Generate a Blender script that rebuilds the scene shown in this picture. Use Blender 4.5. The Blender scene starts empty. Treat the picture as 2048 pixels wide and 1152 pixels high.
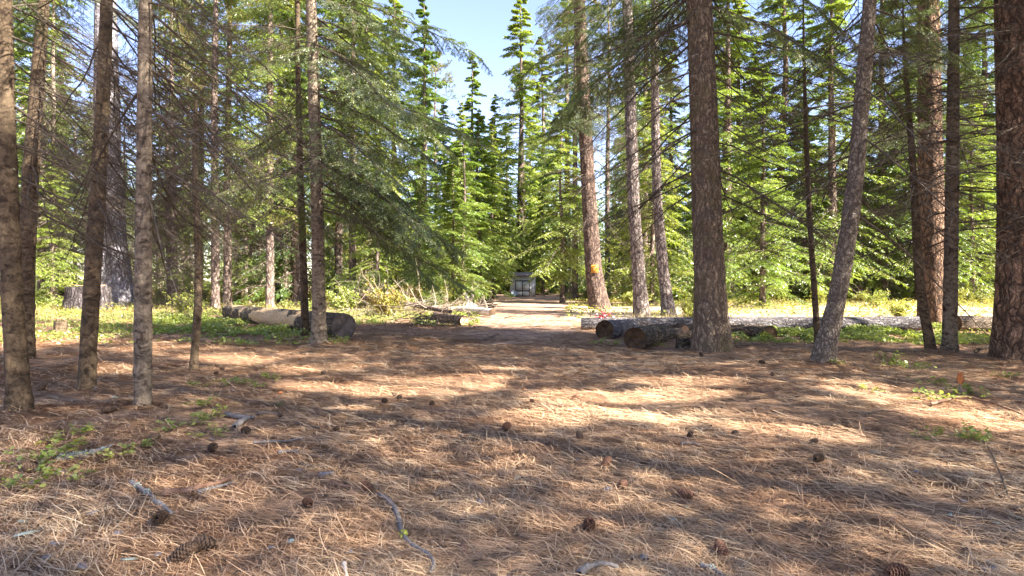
import bpy, math, random
import numpy as np
from mathutils import Vector, Matrix, Euler

# ------------------------------------------------------------------ camera, sky, sun, exposure
S = bpy.context.scene
F = 1200.0; CX = 1024.0; HZ = 560.0; CH = 1.4          # focal length and horizon in photo pixels, eye height
cam = bpy.data.cameras.new("camera"); camo = bpy.data.objects.new("camera", cam)
S.collection.objects.link(camo); S.camera = camo
cam.sensor_width = 36.0; cam.lens = 36.0 * F / 2048.0
cam.clip_start = 0.05; cam.clip_end = 2000
cam.shift_y = -(576.0 - HZ) / 2048.0
camo.location = (0, 0, CH); camo.rotation_euler = (math.radians(90), 0, 0)

SUN_EL = math.radians(39); SUN_AZ = math.radians(119)   # azimuth clockwise from +Y
sdir = Vector((math.sin(SUN_AZ) * math.cos(SUN_EL), math.cos(SUN_AZ) * math.cos(SUN_EL), math.sin(SUN_EL)))
W = bpy.data.worlds.new("World"); S.world = W; W.use_nodes = True
wn = W.node_tree.nodes; wl = W.node_tree.links
bg = wn["Background"]; sky = wn.new("ShaderNodeTexSky"); sky.sky_type = 'NISHITA'
sky.sun_disc = False; sky.sun_elevation = SUN_EL; sky.sun_rotation = SUN_AZ
sky.altitude = 900; sky.air_density = 1.0; sky.dust_density = 0.5; sky.ozone_density = 1.6
tint = wn.new('ShaderNodeVectorMath'); tint.operation = 'MULTIPLY'; tint.inputs[1].default_value = (1.03, .87, .93)
wl.new(sky.outputs[0], tint.inputs[0]); wl.new(tint.outputs[0], bg.inputs[0]); bg.inputs[1].default_value = 0.08
sl = bpy.data.lights.new("sun", 'SUN'); sl.energy = 5.0; sl.angle = math.radians(0.5); sl.color = (1.0, 0.945, 0.86)
so = bpy.data.objects.new("sun", sl); S.collection.objects.link(so)
so.rotation_euler = sdir.to_track_quat('Z', 'Y').to_euler(); so.location = (20, -20, 30)
S.view_settings.view_transform = 'Standard'; S.view_settings.look = 'None'
S.view_settings.exposure = 2.78; S.view_settings.gamma = 1.0
S.view_settings.use_curve_mapping = False
S.cycles.max_bounces = 12; S.cycles.diffuse_bounces = 6; S.cycles.transmission_bounces = 8

rng = np.random.default_rng(7)
R_ = random.Random(5)

# ------------------------------------------------------------------ helpers
def PX(px, py, d):            # photo pixel at a distance -> point
    return np.array([(px - CX) / F * d, d, (HZ - py) / F * d + CH])
def GD(py): return F * CH / (py - HZ)
def GP(px, py):               # photo pixel on the ground
    d = GD(py); return (px - CX) / F * d, d

def _h(i, j, k, s):
    n = (i * 73856093) ^ (j * 19349663) ^ (k * 83492791) ^ (s * 2654435)
    n = n & 0x7fffffff
    n = ((n ^ (n >> 13)) * 1274126177) & 0x7fffffff
    n = ((n ^ (n >> 15)) * 668265263) & 0x7fffffff
    return ((n ^ (n >> 13)) & 0xffff) / 65535.0
def vn(x, y, z=0.0, s=0):
    x, y, z = np.broadcast_arrays(np.asarray(x, float), np.asarray(y, float), np.asarray(z, float))
    i = np.floor(x).astype(np.int64); j = np.floor(y).astype(np.int64); k = np.floor(z).astype(np.int64)
    f = x - i; g = y - j; h = z - k
    f = f * f * (3 - 2 * f); g = g * g * (3 - 2 * g); h = h * h * (3 - 2 * h)
    r = 0
    for a in (0, 1):
        for b in (0, 1):
            for c in (0, 1):
                r = r + _h(i + a, j + b, k + c, s) * (f if a else 1 - f) * (g if b else 1 - g) * (h if c else 1 - h)
    return r
def fbm(x, y, z=0.0, s=0, o=3):
    r = 0; a = .5
    for q in range(o):
        r = r + a * vn(np.asarray(x) * 2 ** q, np.asarray(y) * 2 ** q, np.asarray(z) * 2 ** q, s + q); a *= .5
    return r / (1 - .5 ** o)
BASES = [(42, 835), (172, 783), (286, 828), (385, 742), (611, 676), (638, 688), (1424, 702), (1640, 730), (1866, 710), (1899, 713), (2058, 720), (52, 725), (1868, 648)]
def gz(x, y):
    x = np.asarray(x, float); y = np.asarray(y, float)
    near = np.clip(1.3 - y / 30.0, 0.25, 1)
    h = (fbm(x * .55, y * .55, 0, 3) - .5) * .16 * near + (vn(x * 3.1, y * 3.1, 0, 9) - .5) * .035 * near
    h = h + (vn(x * 9, y * 9, 0, 19) - .5) * .014 * near
    for a, b in BASES:
        bx, by = GP(a, b); h = h + .06 * np.exp(-((x - bx) ** 2 + (y - by) ** 2) / .22)
    return h
def gz1(x, y): return float(gz(x, y))

def mk(name, V, Fs, mats, parent=None, rnd=None, smooth=False, midx=None, link=True):
    """one mesh object; Fs is one array or a list of arrays of faces"""
    if not isinstance(Fs, list): Fs = [Fs]
    Fs = [np.asarray(f, dtype=np.int32) for f in Fs if len(f)]
    m = bpy.data.meshes.new(name)
    V = np.asarray(V, dtype=np.float32)
    m.vertices.add(len(V)); m.vertices.foreach_set('co', V.ravel())
    loops = np.concatenate([f.ravel() for f in Fs]); cnt = np.concatenate([np.full(len(f), f.shape[1]) for f in Fs])
    m.loops.add(len(loops)); m.loops.foreach_set('vertex_index', loops)
    m.polygons.add(len(cnt)); st = np.concatenate([[0], np.cumsum(cnt)[:-1]])
    m.polygons.foreach_set('loop_start', st.astype(np.int32))
    if smooth is not False:
        m.polygons.foreach_set('use_smooth', np.full(len(cnt), True) if smooth is True else np.asarray(smooth, bool))
    if not isinstance(mats, (list, tuple)): mats = [mats]
    for q in mats: m.materials.append(q)
    if midx is not None: m.polygons.foreach_set('material_index', np.asarray(midx, np.int32))
    if rnd is not None:
        a = m.attributes.new('rnd', 'FLOAT', 'FACE'); a.data.foreach_set('value', np.asarray(rnd, np.float32))
    m.update(calc_edges=True)
    if not link: return m
    o = bpy.data.objects.new(name, m); S.collection.objects.link(o)
    if parent: o.parent = parent
    return o
def obj(name, mesh, parent=None, loc=(0, 0, 0), rot=(0, 0, 0), sc=(1, 1, 1)):
    o = bpy.data.objects.new(name, mesh); S.collection.objects.link(o)
    o.location = loc; o.rotation_euler = rot; o.scale = sc if hasattr(sc, '__len__') else (sc, sc, sc)
    if parent: o.parent = parent
    return o
def tag(o, label=None, cat=None, group=None, kind=None):
    if label: o['label'] = label
    if cat: o['category'] = cat
    if group: o['group'] = group
    if kind: o['kind'] = kind
    return o
def thing(name, label, cat, loc=(0, 0, 0), rotz=0, group=None):
    o = bpy.data.objects.new(name, None); S.collection.objects.link(o); o.empty_display_size = .2
    o.location = loc; o.rotation_euler = (0, 0, rotz)
    return tag(o, label, cat, group)

def nrm(v): return v / np.maximum(np.linalg.norm(v, axis=-1, keepdims=True), 1e-9)

def grow(base, dr, L, r0, k=5, grav=.12, wob=.05, rg=rng, tip=.25):
    n = len(base); t = np.linspace(0, 1, k)
    dr = nrm(dr); L = np.broadcast_to(L, n)
    P = base[:, None, :] + dr[:, None, :] * (L[:, None] * t)[..., None]
    P[..., 2] -= grav * L[:, None] * t ** 2
    w = np.cumsum(rg.normal(0, 1, (n, k, 3)), axis=1); w -= w[:, :1]
    P = P + w * (wob * L[:, None, None] / k)
    R = np.broadcast_to(r0, n)[:, None] * (1 - (1 - tip) * t)[None]
    return P, R
def at(P, R, idx, t):
    k = P.shape[1]; u = np.clip(t, 0, .999) * (k - 1); i = u.astype(int); f = (u - i)
    a = P[idx, i]; b = P[idx, i + 1]
    return a + (b - a) * f[:, None], nrm(b - a), R[idx, i] * (1 - f) + R[idx, i + 1] * f
def kids(P, R, m, tmin=.15, tmax=1.0, ang=50, lf=.35, flat=.8, rg=rng, k=4, grav=.1, wob=.08, rmul=.55, shape=.7, up=(0, 0, 1), tp=.25):
    n = len(P); idx = np.repeat(np.arange(n), m)
    t = np.tile(np.linspace(tmin, tmax, m), n) + rg.uniform(-.5, .5, n * m) * (tmax - tmin) / m
    t = np.clip(t, 0.02, .99)
    pos, tan, r = at(P, R, idx, t)
    lat = nrm(np.cross(tan, np.array(up, float)) + 1e-6)
    sgn = np.where(np.tile(np.arange(m), n) % 2 == 0, 1, -1)
    ax = rg.normal(0, 1, (n * m, 3)); ax -= (ax * tan).sum(1, keepdims=True) * tan
    lat = nrm(lat * sgn[:, None] * flat + nrm(ax) * (1 - flat))
    a = np.radians(ang + rg.normal(0, 9, n * m))
    d = tan * np.cos(a)[:, None] + lat * np.sin(a)[:, None]
    PL = np.linalg.norm(P[:, -1] - P[:, 0], axis=1)[idx]
    L = PL * lf * (1 - shape * t) * rg.uniform(.6, 1.2, n * m)
    return grow(pos, d, L, r * rmul, k, grav, wob, rg, tp)
def tubes(P, R, sides=3):
    n, k, _ = P.shape
    T = np.gradient(P, axis=1); T = nrm(T)
    ref = np.where(np.abs(T[..., 2:3]) > .9, np.array([1., 0, 0]), np.array([0, 0, 1.]))
    U = nrm(np.cross(T, ref)); Vv = np.cross(T, U)
    th = np.arange(sides) * 2 * np.pi / sides
    ring = P[:, :, None, :] + R[:, :, None, None] * (U[:, :, None, :] * np.cos(th)[None, None, :, None] + Vv[:, :, None, :] * np.sin(th)[None, None, :, None])
    V = ring.reshape(-1, 3)
    b = (np.arange(n)[:, None, None] * k + np.arange(k - 1)[None, :, None]) * sides
    s = np.arange(sides)[None, None, :]; s2 = (s + 1) % sides
    q = np.stack([b + s, b + s2, b + sides + s2, b + sides + s], -1).reshape(-1, 4)
    return V, q
def merge(parts):            # list of (V, F) with equal face size
    V = []; Fq = []; o = 0
    for v, f in parts:
        V.append(v); Fq.append(f + o); o += len(v)
    return np.concatenate(V), np.concatenate(Fq)
def leaves(P, R, m, size, width, ang=55, flat=.7, rg=rng, tmin=.05, droop=0.0, jit=.25):
    """m narrow leaf triangles along every polyline"""
    n = len(P); idx = np.repeat(np.arange(n), m)
    t = np.tile(np.linspace(tmin, 1, m), n) + rg.uniform(-.5, .5, n * m) / m
    pos, tan, r = at(P, R, idx, np.clip(t, 0, .999))
    lat = nrm(np.cross(tan, np.array([0, 0, 1.])) + 1e-6)
    sgn = np.where(np.tile(np.arange(m), n) % 2 == 0, 1, -1)
    ax = rg.normal(0, 1, (n * m, 3)); ax -= (ax * tan).sum(1, keepdims=True) * tan
    lat = nrm(lat * sgn[:, None] * flat + nrm(ax) * (1 - flat))
    a = np.radians(ang + rg.normal(0, 12, n * m))
    d = nrm(tan * np.cos(a)[:, None] + lat * np.sin(a)[:, None] + np.array([0, 0, -droop]))
    s = size * (1 + rg.uniform(-jit, jit, n * m))
    wv = nrm(np.cross(d, nrm(rg.normal(0, .45, (n * m, 3)) + np.array([0, 0, 1.])))) * (width * .5 * s / size)[:, None]
    tipp = pos + d * s[:, None]; mid = pos + d * (s * .45)[:, None]
    V = np.stack([pos, mid + wv, tipp, mid - wv], 1).reshape(-1, 3)
    Fq = np.arange(len(V)).reshape(-1, 4)
    return V, Fq, idx

# ------------------------------------------------------------------ materials
def newmat(name):
    m = bpy.data.materials.new(name); m.use_nodes = True
    nt = m.node_tree; nt.nodes.clear()
    return m, nt.nodes, nt.links
def ramp(n, stops):
    r = n.new("ShaderNodeValToRGB"); e = r.color_ramp.elements
    while len(e) < len(stops): e.new(.5)
    for i, (p, c) in enumerate(stops):
        e[i].position = p; e[i].color = (*c, 1)
    return r
def mixc(n, l, a, b, f, mode='MIX'):
    x = n.new("ShaderNodeMix"); x.data_type = 'RGBA'; x.blend_type = mode
    for s, v in ((0, f), (6, a), (7, b)):
        if hasattr(v, 'links') or hasattr(v, 'is_linked'): l.new(v, x.inputs[s])
        else: x.inputs[s].default_value = v if s == 0 else (*v, 1)
    return x.outputs[2]
def noise(n, l, vec, scale, detail=4, rough=.6, sc=None, dist=0):
    x = n.new("ShaderNodeTexNoise"); x.inputs['Scale'].default_value = scale
    x.inputs['Detail'].default_value = detail; x.inputs['Roughness'].default_value = rough
    x.inputs['Distortion'].default_value = dist
    if sc:
        mp = n.new("ShaderNodeMapping"); mp.inputs['Scale'].default_value = sc; l.new(vec, mp.inputs[0]); vec = mp.outputs[0]
    l.new(vec, x.inputs['Vector']); return x
def foliage(name, stops, transl=.45, gloss=.08, tcol=1.0):
    m, n, l = newmat(name)
    at_ = n.new("ShaderNodeAttribute"); at_.attribute_name = 'rnd'
    oi = n.new("ShaderNodeObjectInfo"); tc = n.new("ShaderNodeTexCoord")
    nz = noise(n, l, tc.outputs['Object'], 1.3, 2)
    a1 = n.new("ShaderNodeMath"); a1.operation = 'MULTIPLY_ADD'; l.new(at_.outputs['Fac'], a1.inputs[0]); a1.inputs[1].default_value = .45
    a2 = n.new("ShaderNodeMath"); a2.operation = 'MULTIPLY_ADD'; l.new(oi.outputs['Random'], a2.inputs[0]); a2.inputs[1].default_value = .3; a2.inputs[2].default_value = .08
    l.new(a2.outputs[0], a1.inputs[2])
    a3 = n.new("ShaderNodeMath"); a3.operation = 'MULTIPLY_ADD'; l.new(nz.outputs['Fac'], a3.inputs[0]); a3.inputs[1].default_value = .35; l.new(a1.outputs[0], a3.inputs[2])
    r = ramp(n, stops); l.new(a3.outputs[0], r.inputs[0])
    di = n.new("ShaderNodeBsdfDiffuse"); l.new(r.outputs[0], di.inputs[0])
    tr = n.new("ShaderNodeBsdfTranslucent")
    l.new(mixc(n, l, r.outputs[0], (1.0, 1.0, .45), 1.0, 'MULTIPLY'), tr.inputs[0])
    mx = n.new("ShaderNodeMixShader"); mx.inputs[0].default_value = transl; l.new(di.outputs[0], mx.inputs[1]); l.new(tr.outputs[0], mx.inputs[2])
    gl = n.new("ShaderNodeBsdfGlossy"); gl.inputs['Roughness'].default_value = .45; gl.inputs[0].default_value = (.9, .9, .9, 1)
    m2 = n.new("ShaderNodeMixShader"); m2.inputs[0].default_value = gloss; l.new(mx.outputs[0], m2.inputs[1]); l.new(gl.outputs[0], m2.inputs[2])
    o = n.new("ShaderNodeOutputMaterial"); l.new(m2.outputs[0], o.inputs[0]); return m
def bark(name, ridge, crack, alt, sc=(9, 9, 2.2), scale=1.0, bump=.6, lichen=None, lic=.62, vor=True, dist=.02, moss=None):
    m, n, l = newmat(name)
    tc = n.new("ShaderNodeTexCoord"); vec = tc.outputs['Object']
    wob = noise(n, l, vec, 3.5, 3)
    add = n.new("ShaderNodeVectorMath"); add.operation = 'MULTIPLY_ADD'
    l.new(wob.outputs['Color'], add.inputs[0]); add.inputs[1].default_value = (.30, .30, .30); l.new(vec, add.inputs[2]); v2 = add.outputs[0]
    mp = n.new("ShaderNodeMapping"); mp.inputs['Scale'].default_value = tuple(s * scale for s in sc); l.new(v2, mp.inputs[0])
    if vor:
        vo = n.new("ShaderNodeTexVoronoi"); vo.feature = 'DISTANCE_TO_EDGE'; vo.inputs['Scale'].default_value = 1.0; vo.inputs['Randomness'].default_value = 1.0; l.new(mp.outputs[0], vo.inputs['Vector'])
        cr = n.new("ShaderNodeMapRange"); cr.inputs['From Min'].default_value = 0.0; cr.inputs['From Max'].default_value = .22; l.new(vo.outputs['Distance'], cr.inputs[0])
        wn_ = noise(n, l, vec, 5, 4, .7); wr = n.new("ShaderNodeMapRange"); wr.inputs['From Min'].default_value = .3; wr.inputs['From Max'].default_value = .7; wr.inputs['To Min'].default_value = .06; wr.inputs['To Max'].default_value = .42; l.new(wn_.outputs['Fac'], wr.inputs[0]); l.new(wr.outputs[0], cr.inputs['From Max'])
        m2_ = n.new("ShaderNodeMapping"); m2_.inputs['Scale'].default_value = tuple(s * scale * 2.7 for s in sc); l.new(v2, m2_.inputs[0])
        v3 = n.new("ShaderNodeTexVoronoi"); v3.feature = 'DISTANCE_TO_EDGE'; v3.inputs['Scale'].default_value = 1.0; l.new(m2_.outputs[0], v3.inputs['Vector'])
        c3 = n.new("ShaderNodeMapRange"); c3.inputs['From Max'].default_value = .2; c3.inputs['To Min'].default_value = .45; l.new(v3.outputs['Distance'], c3.inputs[0])
        mn = n.new("ShaderNodeMath"); mn.operation = 'MULTIPLY'; l.new(cr.outputs[0], mn.inputs[0]); l.new(c3.outputs[0], mn.inputs[1])
        hgt = mn.outputs[0]
        v4 = n.new("ShaderNodeTexVoronoi"); v4.inputs['Scale'].default_value = 1.0; l.new(m2_.outputs[0], v4.inputs['Vector'])
    else:
        no = n.new("ShaderNodeTexNoise"); no.inputs['Scale'].default_value = 1.0; no.inputs['Detail'].default_value = 5; no.inputs['Roughness'].default_value = .65; l.new(mp.outputs[0], no.inputs['Vector'])
        cr = n.new("ShaderNodeMapRange"); cr.inputs['From Min'].default_value = .35; cr.inputs['From Max'].default_value = .55; l.new(no.outputs['Fac'], cr.inputs[0])
        hgt = cr.outputs[0]
    fine = noise(n, l, vec, 38, 5, .7, (1, 1, .45))
    big = noise(n, l, vec, 2.3, 3, .6)
    c1 = mixc(n, l, ridge, alt, big.outputs['Fac'])
    if vor:
        sp = n.new('ShaderNodeSeparateColor'); l.new(v4.outputs['Color'], sp.inputs[0]); pr = n.new('ShaderNodeMapRange'); pr.inputs['To Min'].default_value = .6; pr.inputs['To Max'].default_value = 1.4; l.new(sp.outputs[0], pr.inputs[0])
        ps = n.new('ShaderNodeVectorMath'); ps.operation = 'SCALE'; l.new(c1, ps.inputs[0]); l.new(pr.outputs[0], ps.inputs['Scale']); c1 = ps.outputs[0]
    fr = n.new("ShaderNodeMapRange"); fr.inputs['From Min'].default_value = .3; fr.inputs['From Max'].default_value = .7; fr.inputs['To Min'].default_value = .55; fr.inputs['To Max'].default_value = 1.3
    l.new(fine.outputs['Fac'], fr.inputs[0])
    cm = n.new("ShaderNodeVectorMath"); cm.operation = 'SCALE'; l.new(c1, cm.inputs[0]); l.new(fr.outputs[0], cm.inputs['Scale'])
    c = mixc(n, l, crack, cm.outputs[0], hgt)
    if lichen:
        ln = noise(n, l, vec, 9, 4, .65, (1, 1, 1.6)); lr = n.new("ShaderNodeMapRange"); lr.inputs['From Min'].default_value = lic; lr.inputs['From Max'].default_value = lic + .06
        l.new(ln.outputs['Fac'], lr.inputs[0]); c = mixc(n, l, c, lichen, lr.outputs[0])
    if moss:
        ln = noise(n, l, vec, 1.6, 4, .65); lr = n.new("ShaderNodeMapRange"); lr.inputs['From Min'].default_value = .5; lr.inputs['From Max'].default_value = .7; lr.inputs['To Max'].default_value = .6
        l.new(ln.outputs['Fac'], lr.inputs[0]); c = mixc(n, l, c, moss, lr.outputs[0])
    oi = n.new("ShaderNodeObjectInfo"); orr = n.new("ShaderNodeMapRange"); orr.inputs['To Min'].default_value = .8; orr.inputs['To Max'].default_value = 1.2; l.new(oi.outputs['Random'], orr.inputs[0])
    cs = n.new("ShaderNodeVectorMath"); cs.operation = 'SCALE'; l.new(c, cs.inputs[0]); l.new(orr.outputs[0], cs.inputs['Scale'])
    b = n.new("ShaderNodeBsdfPrincipled"); b.inputs['Roughness'].default_value = .95; b.inputs['Specular IOR Level'].default_value = .15; l.new(cs.outputs[0], b.inputs['Base Color'])
    hm = n.new("ShaderNodeMath"); hm.operation = 'MULTIPLY_ADD'; l.new(fine.outputs['Fac'], hm.inputs[0]); hm.inputs[1].default_value = .5; l.new(hgt, hm.inputs[2])
    bp = n.new("ShaderNodeBump"); bp.inputs['Strength'].default_value = bump; bp.inputs['Distance'].default_value = dist; l.new(hm.outputs[0], bp.inputs['Height']); l.new(bp.outputs[0], b.inputs['Normal'])
    o = n.new("ShaderNodeOutputMaterial"); l.new(b.outputs[0], o.inputs[0]); return m
def plain(name, c1, c2, scale=8, rough=.8, sc=None, bump=.3, attr=False, dist=.01):
    m, n, l = newmat(name)
    tc = n.new("ShaderNodeTexCoord")
    nz = noise(n, l, tc.outputs['Object'], scale, 5, .65, sc)
    r = ramp(n, [(.3, c1), (.7, c2)])
    if attr:
        a = n.new("ShaderNodeAttribute"); a.attribute_name = 'rnd'; mm = n.new("ShaderNodeMath"); mm.operation = 'MULTIPLY_ADD'
        l.new(a.outputs['Fac'], mm.inputs[0]); mm.inputs[1].default_value = .6; l.new(nz.outputs['Fac'], mm.inputs[2])
        m3 = n.new("ShaderNodeMath"); m3.operation = 'SUBTRACT'; l.new(mm.outputs[0], m3.inputs[0]); m3.inputs[1].default_value = .3; l.new(m3.outputs[0], r.inputs[0])
    else: l.new(nz.outputs['Fac'], r.inputs[0])
    b = n.new("ShaderNodeBsdfPrincipled"); b.inputs['Roughness'].default_value = rough; b.inputs['Specular IOR Level'].default_value = .25; l.new(r.outputs[0], b.inputs['Base Color'])
    bp = n.new("ShaderNodeBump"); bp.inputs['Strength'].default_value = bump; bp.inputs['Distance'].default_value = dist; l.new(nz.outputs['Fac'], bp.inputs['Height']); l.new(bp.outputs[0], b.inputs['Normal'])
    o = n.new("ShaderNodeOutputMaterial"); l.new(b.outputs[0], o.inputs[0]); return m

M = {}
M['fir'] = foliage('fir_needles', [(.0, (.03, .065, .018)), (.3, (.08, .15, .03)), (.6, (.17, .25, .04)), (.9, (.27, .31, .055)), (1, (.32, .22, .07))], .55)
M['firlit'] = foliage('sunlit_fir_needles', [(.0, (.05, .10, .02)), (.3, (.13, .22, .03)), (.6, (.26, .34, .05)), (1, (.40, .40, .08))], .55)  # brighter copy of the fir needles, sunlight put into the colour
M['bough'] = foliage('bough_needles', [(.0, (.03, .06, .028)), (.4, (.08, .14, .04)), (.75, (.17, .23, .045)), (1, (.28, .29, .06))], .55)
M['pine'] = foliage('pine_needles', [(.0, (.05, .09, .03)), (.4, (.12, .17, .05)), (.75, (.22, .22, .06)), (1, (.30, .19, .07))], .4)
M['leafy'] = foliage('broad_leaves', [(.0, (.09, .13, .03)), (.4, (.20, .27, .06)), (.75, (.36, .38, .09)), (1, (.44, .36, .11))], .5, .05)
M['shrub'] = foliage('shrub_leaves', [(.0, (.06, .11, .02)), (.35, (.16, .20, .04)), (.7, (.32, .30, .07)), (1, (.38, .22, .08))], .45, .04)
M['dry'] = foliage('dry_grass', [(.0, (.20, .22, .07)), (.5, (.42, .36, .15)), (1, (.55, .42, .22))], .3, .02)
M['twig'] = plain('dead_twig', (.04, .03, .022), (.12, .09, .065), 6, .9)
M['twigpale'] = plain('pale_twig', (.14, .105, .075), (.34, .27, .20), 5, .9)
M['greywood'] = plain('grey_wood', (.09, .08, .075), (.25, .22, .20), 22, .9, (1, 1, 1), .5)
M['young'] = bark('young_bark', (.19, .145, .10), (.04, .028, .02), (.23, .18, .13), (9, 9, 17), 1.0, .5, (.36, .34, .27), .66, False, .01)
M['youngdark'] = bark('young_dark_bark', (.10, .068, .04), (.03, .02, .013), (.14, .10, .062), (9, 9, 15), 1.0, .5, (.33, .30, .2), .69, False, .01)
M['firbark'] = bark('fir_bark', (.37, .275, .19), (.08, .055, .04), (.26, .19, .13), (12, 12, 2.0), 1.0, .9, (.34, .31, .24), .68, True, .03, (.14, .12, .05))
M['leanbark'] = bark('leaning_bark', (.34, .28, .22), (.08, .06, .045), (.25, .20, .15), (16, 16, 7), 1.0, .8, (.4, .37, .31), .64, True, .015)
M['pinebark'] = bark('pine_bark', (.42, .25, .15), (.045, .028, .02), (.30, .19, .125), (8, 8, 2.0), 1.0, 1.0, None, .6, True, .04)
M['redbark'] = bark('red_bark', (.28, .19, .14), (.045, .03, .024), (.22, .15, .115), (8, 8, 1.5), 1.0, 1.0, None, .6, True, .03)
M['palebark'] = bark('pale_bark', (.60, .51, .45), (.06, .045, .038), (.34, .25, .2), (9, 9, 2.2), 1.0, 1.0, None, .6, True, .03)
M['greybark'] = bark('grey_bark', (.52, .49, .50), (.12, .10, .11), (.38, .35, .37), (7, 7, 1.7), 1.0, 1.0, None, .6, True, .04)
M['stumpbark'] = bark('stump_bark', (.17, .145, .145), (.025, .02, .018), (.11, .09, .085), (5, 5, 1.4), 1.0, 1.0, None, .6, True, .05)
M['farbark'] = bark('far_bark', (.30, .21, .16), (.07, .05, .04), (.40, .31, .25), (5, 5, 1.5), 1.0, .8, None, .6, True, .04)
M['logbark'] = bark('log_bark', (.26, .19, .13), (.045, .033, .025), (.33, .26, .18), (2.2, 13, 13), 1.0, 1.0, None, .6, True, .03)
M['loggrey'] = bark('grey_log_bark', (.40, .37, .36), (.06, .05, .05), (.22, .19, .18), (2.2, 12, 12), 1.0, 1.0, None, .6, True, .03)
M['cutdark'] = plain('rotten_cut_wood', (.022, .015, .011), (.12, .07, .035), 9, .95, None, .8, False, .02)
M['cutorange'] = plain('fresh_cut_wood', (.42, .2, .09), (.62, .36, .2), 12, .8, None, .4)
M['cutend'] = plain('dark_sawn_end', (.03, .023, .018), (.15, .12, .105), 3.2, .9, None, .6)
M['cutgrey'] = plain('weathered_cut_wood', (.10, .085, .075), (.33, .28, .25), 5, .9, None, .5)
M['palewood'] = plain('pale_split_wood', (.42, .33, .25), (.66, .56, .46), 12, .8, (1, 1, .2), .5)
M['lichen'] = plain('lichen', (.22, .26, .22), (.42, .46, .40), 40, .95, None, .6)
M['ylichen'] = plain('yellow_lichen', (.34, .36, .05), (.55, .55, .12), 60, .95, None, .6)
M['cone'] = plain('cone_scale', (.035, .022, .015), (.13, .08, .05), 45, .8, None, .4, True)
M['conered'] = plain('red_cone_scale', (.06, .03, .02), (.20, .10, .06), 45, .8, None, .4, True)
M['chip'] = plain('bark_chip', (.10, .05, .03), (.26, .15, .10), 14, .9, None, .6)
M['chipgrey'] = plain('grey_bark_chip', (.12, .10, .10), (.26, .24, .25), 14, .9, None, .6)
M['deadleaf'] = plain('rust_leaf', (.25, .07, .02), (.5, .2, .07), 20, .7, None, .3)

# needle litter
def litter_mat():
    m, n, l = newmat('needle_litter')
    a = n.new("ShaderNodeAttribute"); a.attribute_name = 'rnd'
    r = ramp(n, [(0, (.10, .052, .03)), (.2, (.28, .165, .095)), (.45, (.50, .325, .19)), (.72, (.64, .45, .27)), (1, (.82, .66, .44))])
    l.new(a.outputs['Fac'], r.inputs[0])
    tc = n.new("ShaderNodeTexCoord"); nz = noise(n, l, tc.outputs['Object'], .8, 3)
    rr = n.new("ShaderNodeMapRange"); rr.inputs['From Min'].default_value = .45; rr.inputs['From Max'].default_value = .7; l.new(nz.outputs['Fac'], rr.inputs[0])
    c = mixc(n, l, r.outputs[0], mixc(n, l, r.outputs[0], (1.0, .84, .74), 1.0, 'MULTIPLY'), rr.outputs[0])
    b = n.new("ShaderNodeBsdfPrincipled"); b.inputs['Roughness'].default_value = .6; b.inputs['Specular IOR Level'].default_value = .35; l.new(c, b.inputs['Base Color'])
    o = n.new("ShaderNodeOutputMaterial"); l.new(b.outputs[0], o.inputs[0]); return m
M['litter'] = litter_mat()
def ground_mat(name, cols, streak=1.0, green=True):
    m, n, l = newmat(name)
    tc = n.new("ShaderNodeTexCoord"); P = tc.outputs['Object']
    lay = None
    for i, (ang, sc) in enumerate(((20, 1), (-35, 1.2), (75, .9))):
        mp = n.new("ShaderNodeMapping"); mp.inputs['Rotation'].default_value = (0, 0, math.radians(ang)); mp.inputs['Scale'].default_value = (7 * sc, 70 * sc, 20)
        l.new(P, mp.inputs[0]); x = n.new("ShaderNodeTexNoise"); x.inputs['Scale'].default_value = 1; x.inputs['Detail'].default_value = 3; x.inputs['Distortion'].default_value = .6; l.new(mp.outputs[0], x.inputs['Vector'])
        if lay is None: lay = x.outputs['Fac']
        else:
            mm = n.new("ShaderNodeMath"); mm.operation = 'MAXIMUM'; l.new(lay, mm.inputs[0]); l.new(x.outputs['Fac'], mm.inputs[1]); lay = mm.outputs[0]
    r = ramp(n, cols); l.new(lay, r.inputs[0])
    big = noise(n, l, P, .6, 4, .6); br = n.new("ShaderNodeMapRange"); br.inputs['From Min'].default_value = .3; br.inputs['From Max'].default_value = .7; br.inputs['To Min'].default_value = .75; br.inputs['To Max'].default_value = 1.2; l.new(big.outputs['Fac'], br.inputs[0])
    sc = n.new("ShaderNodeVectorMath"); sc.operation = 'SCALE'; l.new(r.outputs[0], sc.inputs[0]); l.new(br.outputs[0], sc.inputs['Scale'])
    c = sc.outputs[0]
    clump = noise(n, l, P, 3.4, 4, .7); cr = n.new("ShaderNodeMapRange"); cr.inputs['From Min'].default_value = .55; cr.inputs['From Max'].default_value = .68; cr.inputs['To Max'].default_value = .6; l.new(clump.outputs['Fac'], cr.inputs[0])
    c = mixc(n, l, c, (.075, .05, .035), cr.outputs[0])
    b = n.new("ShaderNodeBsdfPrincipled"); b.inputs['Roughness'].default_value = .95; b.inputs['Specular IOR Level'].default_value = .1; l.new(c, b.inputs['Base Color'])
    bp = n.new("ShaderNodeBump"); bp.inputs['Strength'].default_value = .8; bp.inputs['Distance'].default_value = .02; l.new(lay, bp.inputs['Height']); l.new(bp.outputs[0], b.inputs['Normal'])
    o = n.new("ShaderNodeOutputMaterial"); l.new(b.outputs[0], o.inputs[0]); return m
M['ground'] = ground_mat('forest_floor', [(.45, (.10, .06, .035)), (.58, (.26, .16, .10)), (.7, (.44, .29, .185)), (.85, (.58, .42, .27))])
M['path'] = ground_mat('trodden_path', [(.4, (.13, .075, .05)), (.55, (.30, .19, .13)), (.68, (.46, .32, .23)), (.85, (.58, .43, .32))])

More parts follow.
